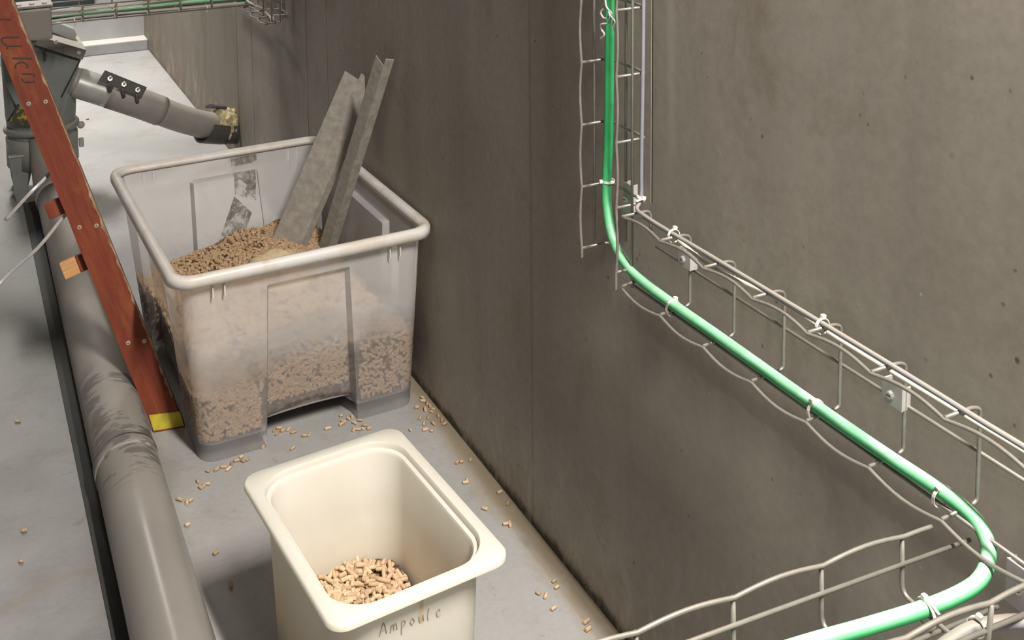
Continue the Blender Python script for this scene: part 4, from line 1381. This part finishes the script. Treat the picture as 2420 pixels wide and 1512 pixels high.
tie((-.032, 1.466, .792), (0, 0, 1), .0085, (-1, .25, 0), 'white cable tie around the green cable on the vertical tray', .02, (.8, -.6, .03))
tie((-.046, 1.268, .7775), (0, 1, 0), .008, (.2, 0, 1), 'white cable tie on top of the wall tray near the vertical tray')
tie((-.046, .966, .7775), (0, 1, 0), .008, (.1, 0, 1), 'white cable tie on top of the wall tray halfway along')
tie((-.0505, 1.262, .6745), (0, 1, 0), .0105, (.3, 0, 1), 'pale cable tie at the upper end of the sloping green cable')
tie((-.052, .968, .6745), (0, 1, 0), .0105, (-.5, 0, 1), 'pale cable tie around the green cable midway along the wall tray')
tie((-.046, .784, .672), (.1, 1, .1), .0105, (-.5, 0, 1), 'pale cable tie just before the green cable bends', .02, (-.2, .3, -1))
tie((-.150, .708, .632), (1, -.1, 0), .012, (0, .1, 1), 'cream cable tie around the green cable after its bend', .018, (.1, -1, -.4))
tie((-.128, .668, .638), (1, .2, -.1), .0075, (-.2, -.2, 1), 'cream cable tie around the pale grey cable, lowest on the right')
tie((-.600, 3.715, .694), (1, 0, 0), .007, (0, -1, -.4), 'white cable tie on the far tray beside the motor box', .012, (.2, 0, -1))
tie((-.190, 3.715, .694), (1, 0, 0), .007, (0, -1, -.3), 'white cable tie on the far tray close to the wall', .012, (-.2, 0, -1))
tie((-.046, 3.43, .690), (0, 1, 0), .006, (.2, 0, 1), 'white cable tie at the open end of the short wall tray')
# grey knot where the thin cable turns over the tray
tie((-.031, 1.374, .796), (.25, .1, 1), .0055, (-.2, -1, 0), 'white cable tie where the thin grey cable turns onto the tray', .012, (-1, .2, -.3))

# tangled clear film hanging beside the green cable at the top
rt = root('plastic_film', (-.050, 1.44, 1.06), 'tangled clear plastic film knotted beside the green cable at the top', 'plastic film')
V = []
tw = [(.014, .018, .032), (.004, .014, .034), (-.002, .002, .026), (-.006, -.008, .018), (.0, -.012, .008), (-.006, -.002, .0), (-.008, .006, .008), (-.004, -.004, .016), (-.004, -.014, .006), (-.002, -.008, -.006),
      (-.008, .004, -.010), (-.006, .008, -.018), (-.004, .002, -.026), (-.006, .010, -.034)]
tube('film_strand', spline(tw, 6), .0017, M['clear'], rt, 6)
tw2 = [(-.004, -.010, .010), (-.003, -.018, .004), (-.003, -.026, .0), (-.003, -.032, -.008), (-.003, -.026, -.014), (-.003, -.019, -.009), (-.003, -.022, -.001)]
tube('film_loop', spline(tw2, 6), .0015, M['clear'], rt, 6)


# ------------------------------------------------------------------ tray brackets screwed to the wall
def bracket(loc, w, h, label, turn=0.0, lip=1):
    o = root('tray_bracket', loc, label, 'bracket')
    bm = bmesh.new(); add_box(bm, (0, 0, 0), .0022, w, h, bev=.0007)
    pt = obj('plate', bm, M['zinc'], o)
    bm = bmesh.new(); add_box(bm, (.006, -w / 2 + .001, 0), .012, .002, h * .96, bev=.0006); obj('side_lip', bm, M['zinc'], o)
    bm = bmesh.new(); add_box(bm, (.007, w / 2 - .001, 0), .012, .002, h * .96, bev=.0006); obj('side_lip', bm, M['zinc'], o)
    bm = bmesh.new(); bmesh.ops.create_cone(bm, cap_ends=True, segments=8, radius1=.0055, radius2=.0042, depth=.004)
    bmesh.ops.rotate(bm, verts=bm.verts, matrix=Matrix.Rotation(-math.pi / 2, 3, 'Y')); bmesh.ops.translate(bm, verts=bm.verts, vec=(-.0028, .002, -.001))
    sc_ = obj('screw', bm, M['bolt'], o)
    bm = bmesh.new(); add_box(bm, (-.005, .002, -.001), .0006, .006, .0012); obj('slot', bm, M['ink'], sc_)
    return o


bracket((-.024, 1.272, .7375), .030, .026, 'small zinc bracket with screw on the wall tray, near the vertical tray')
bracket((-.024, .876, .732), .030, .028, 'small zinc bracket with screw on the wall tray, further right')
bracket((-.018, 1.432, .772), .022, .050, 'dull zinc bracket behind the lower part of the vertical tray')
bracket((-.020, .705, .612), .036, .046, 'zinc bracket in the lower right corner under the green cable bend')
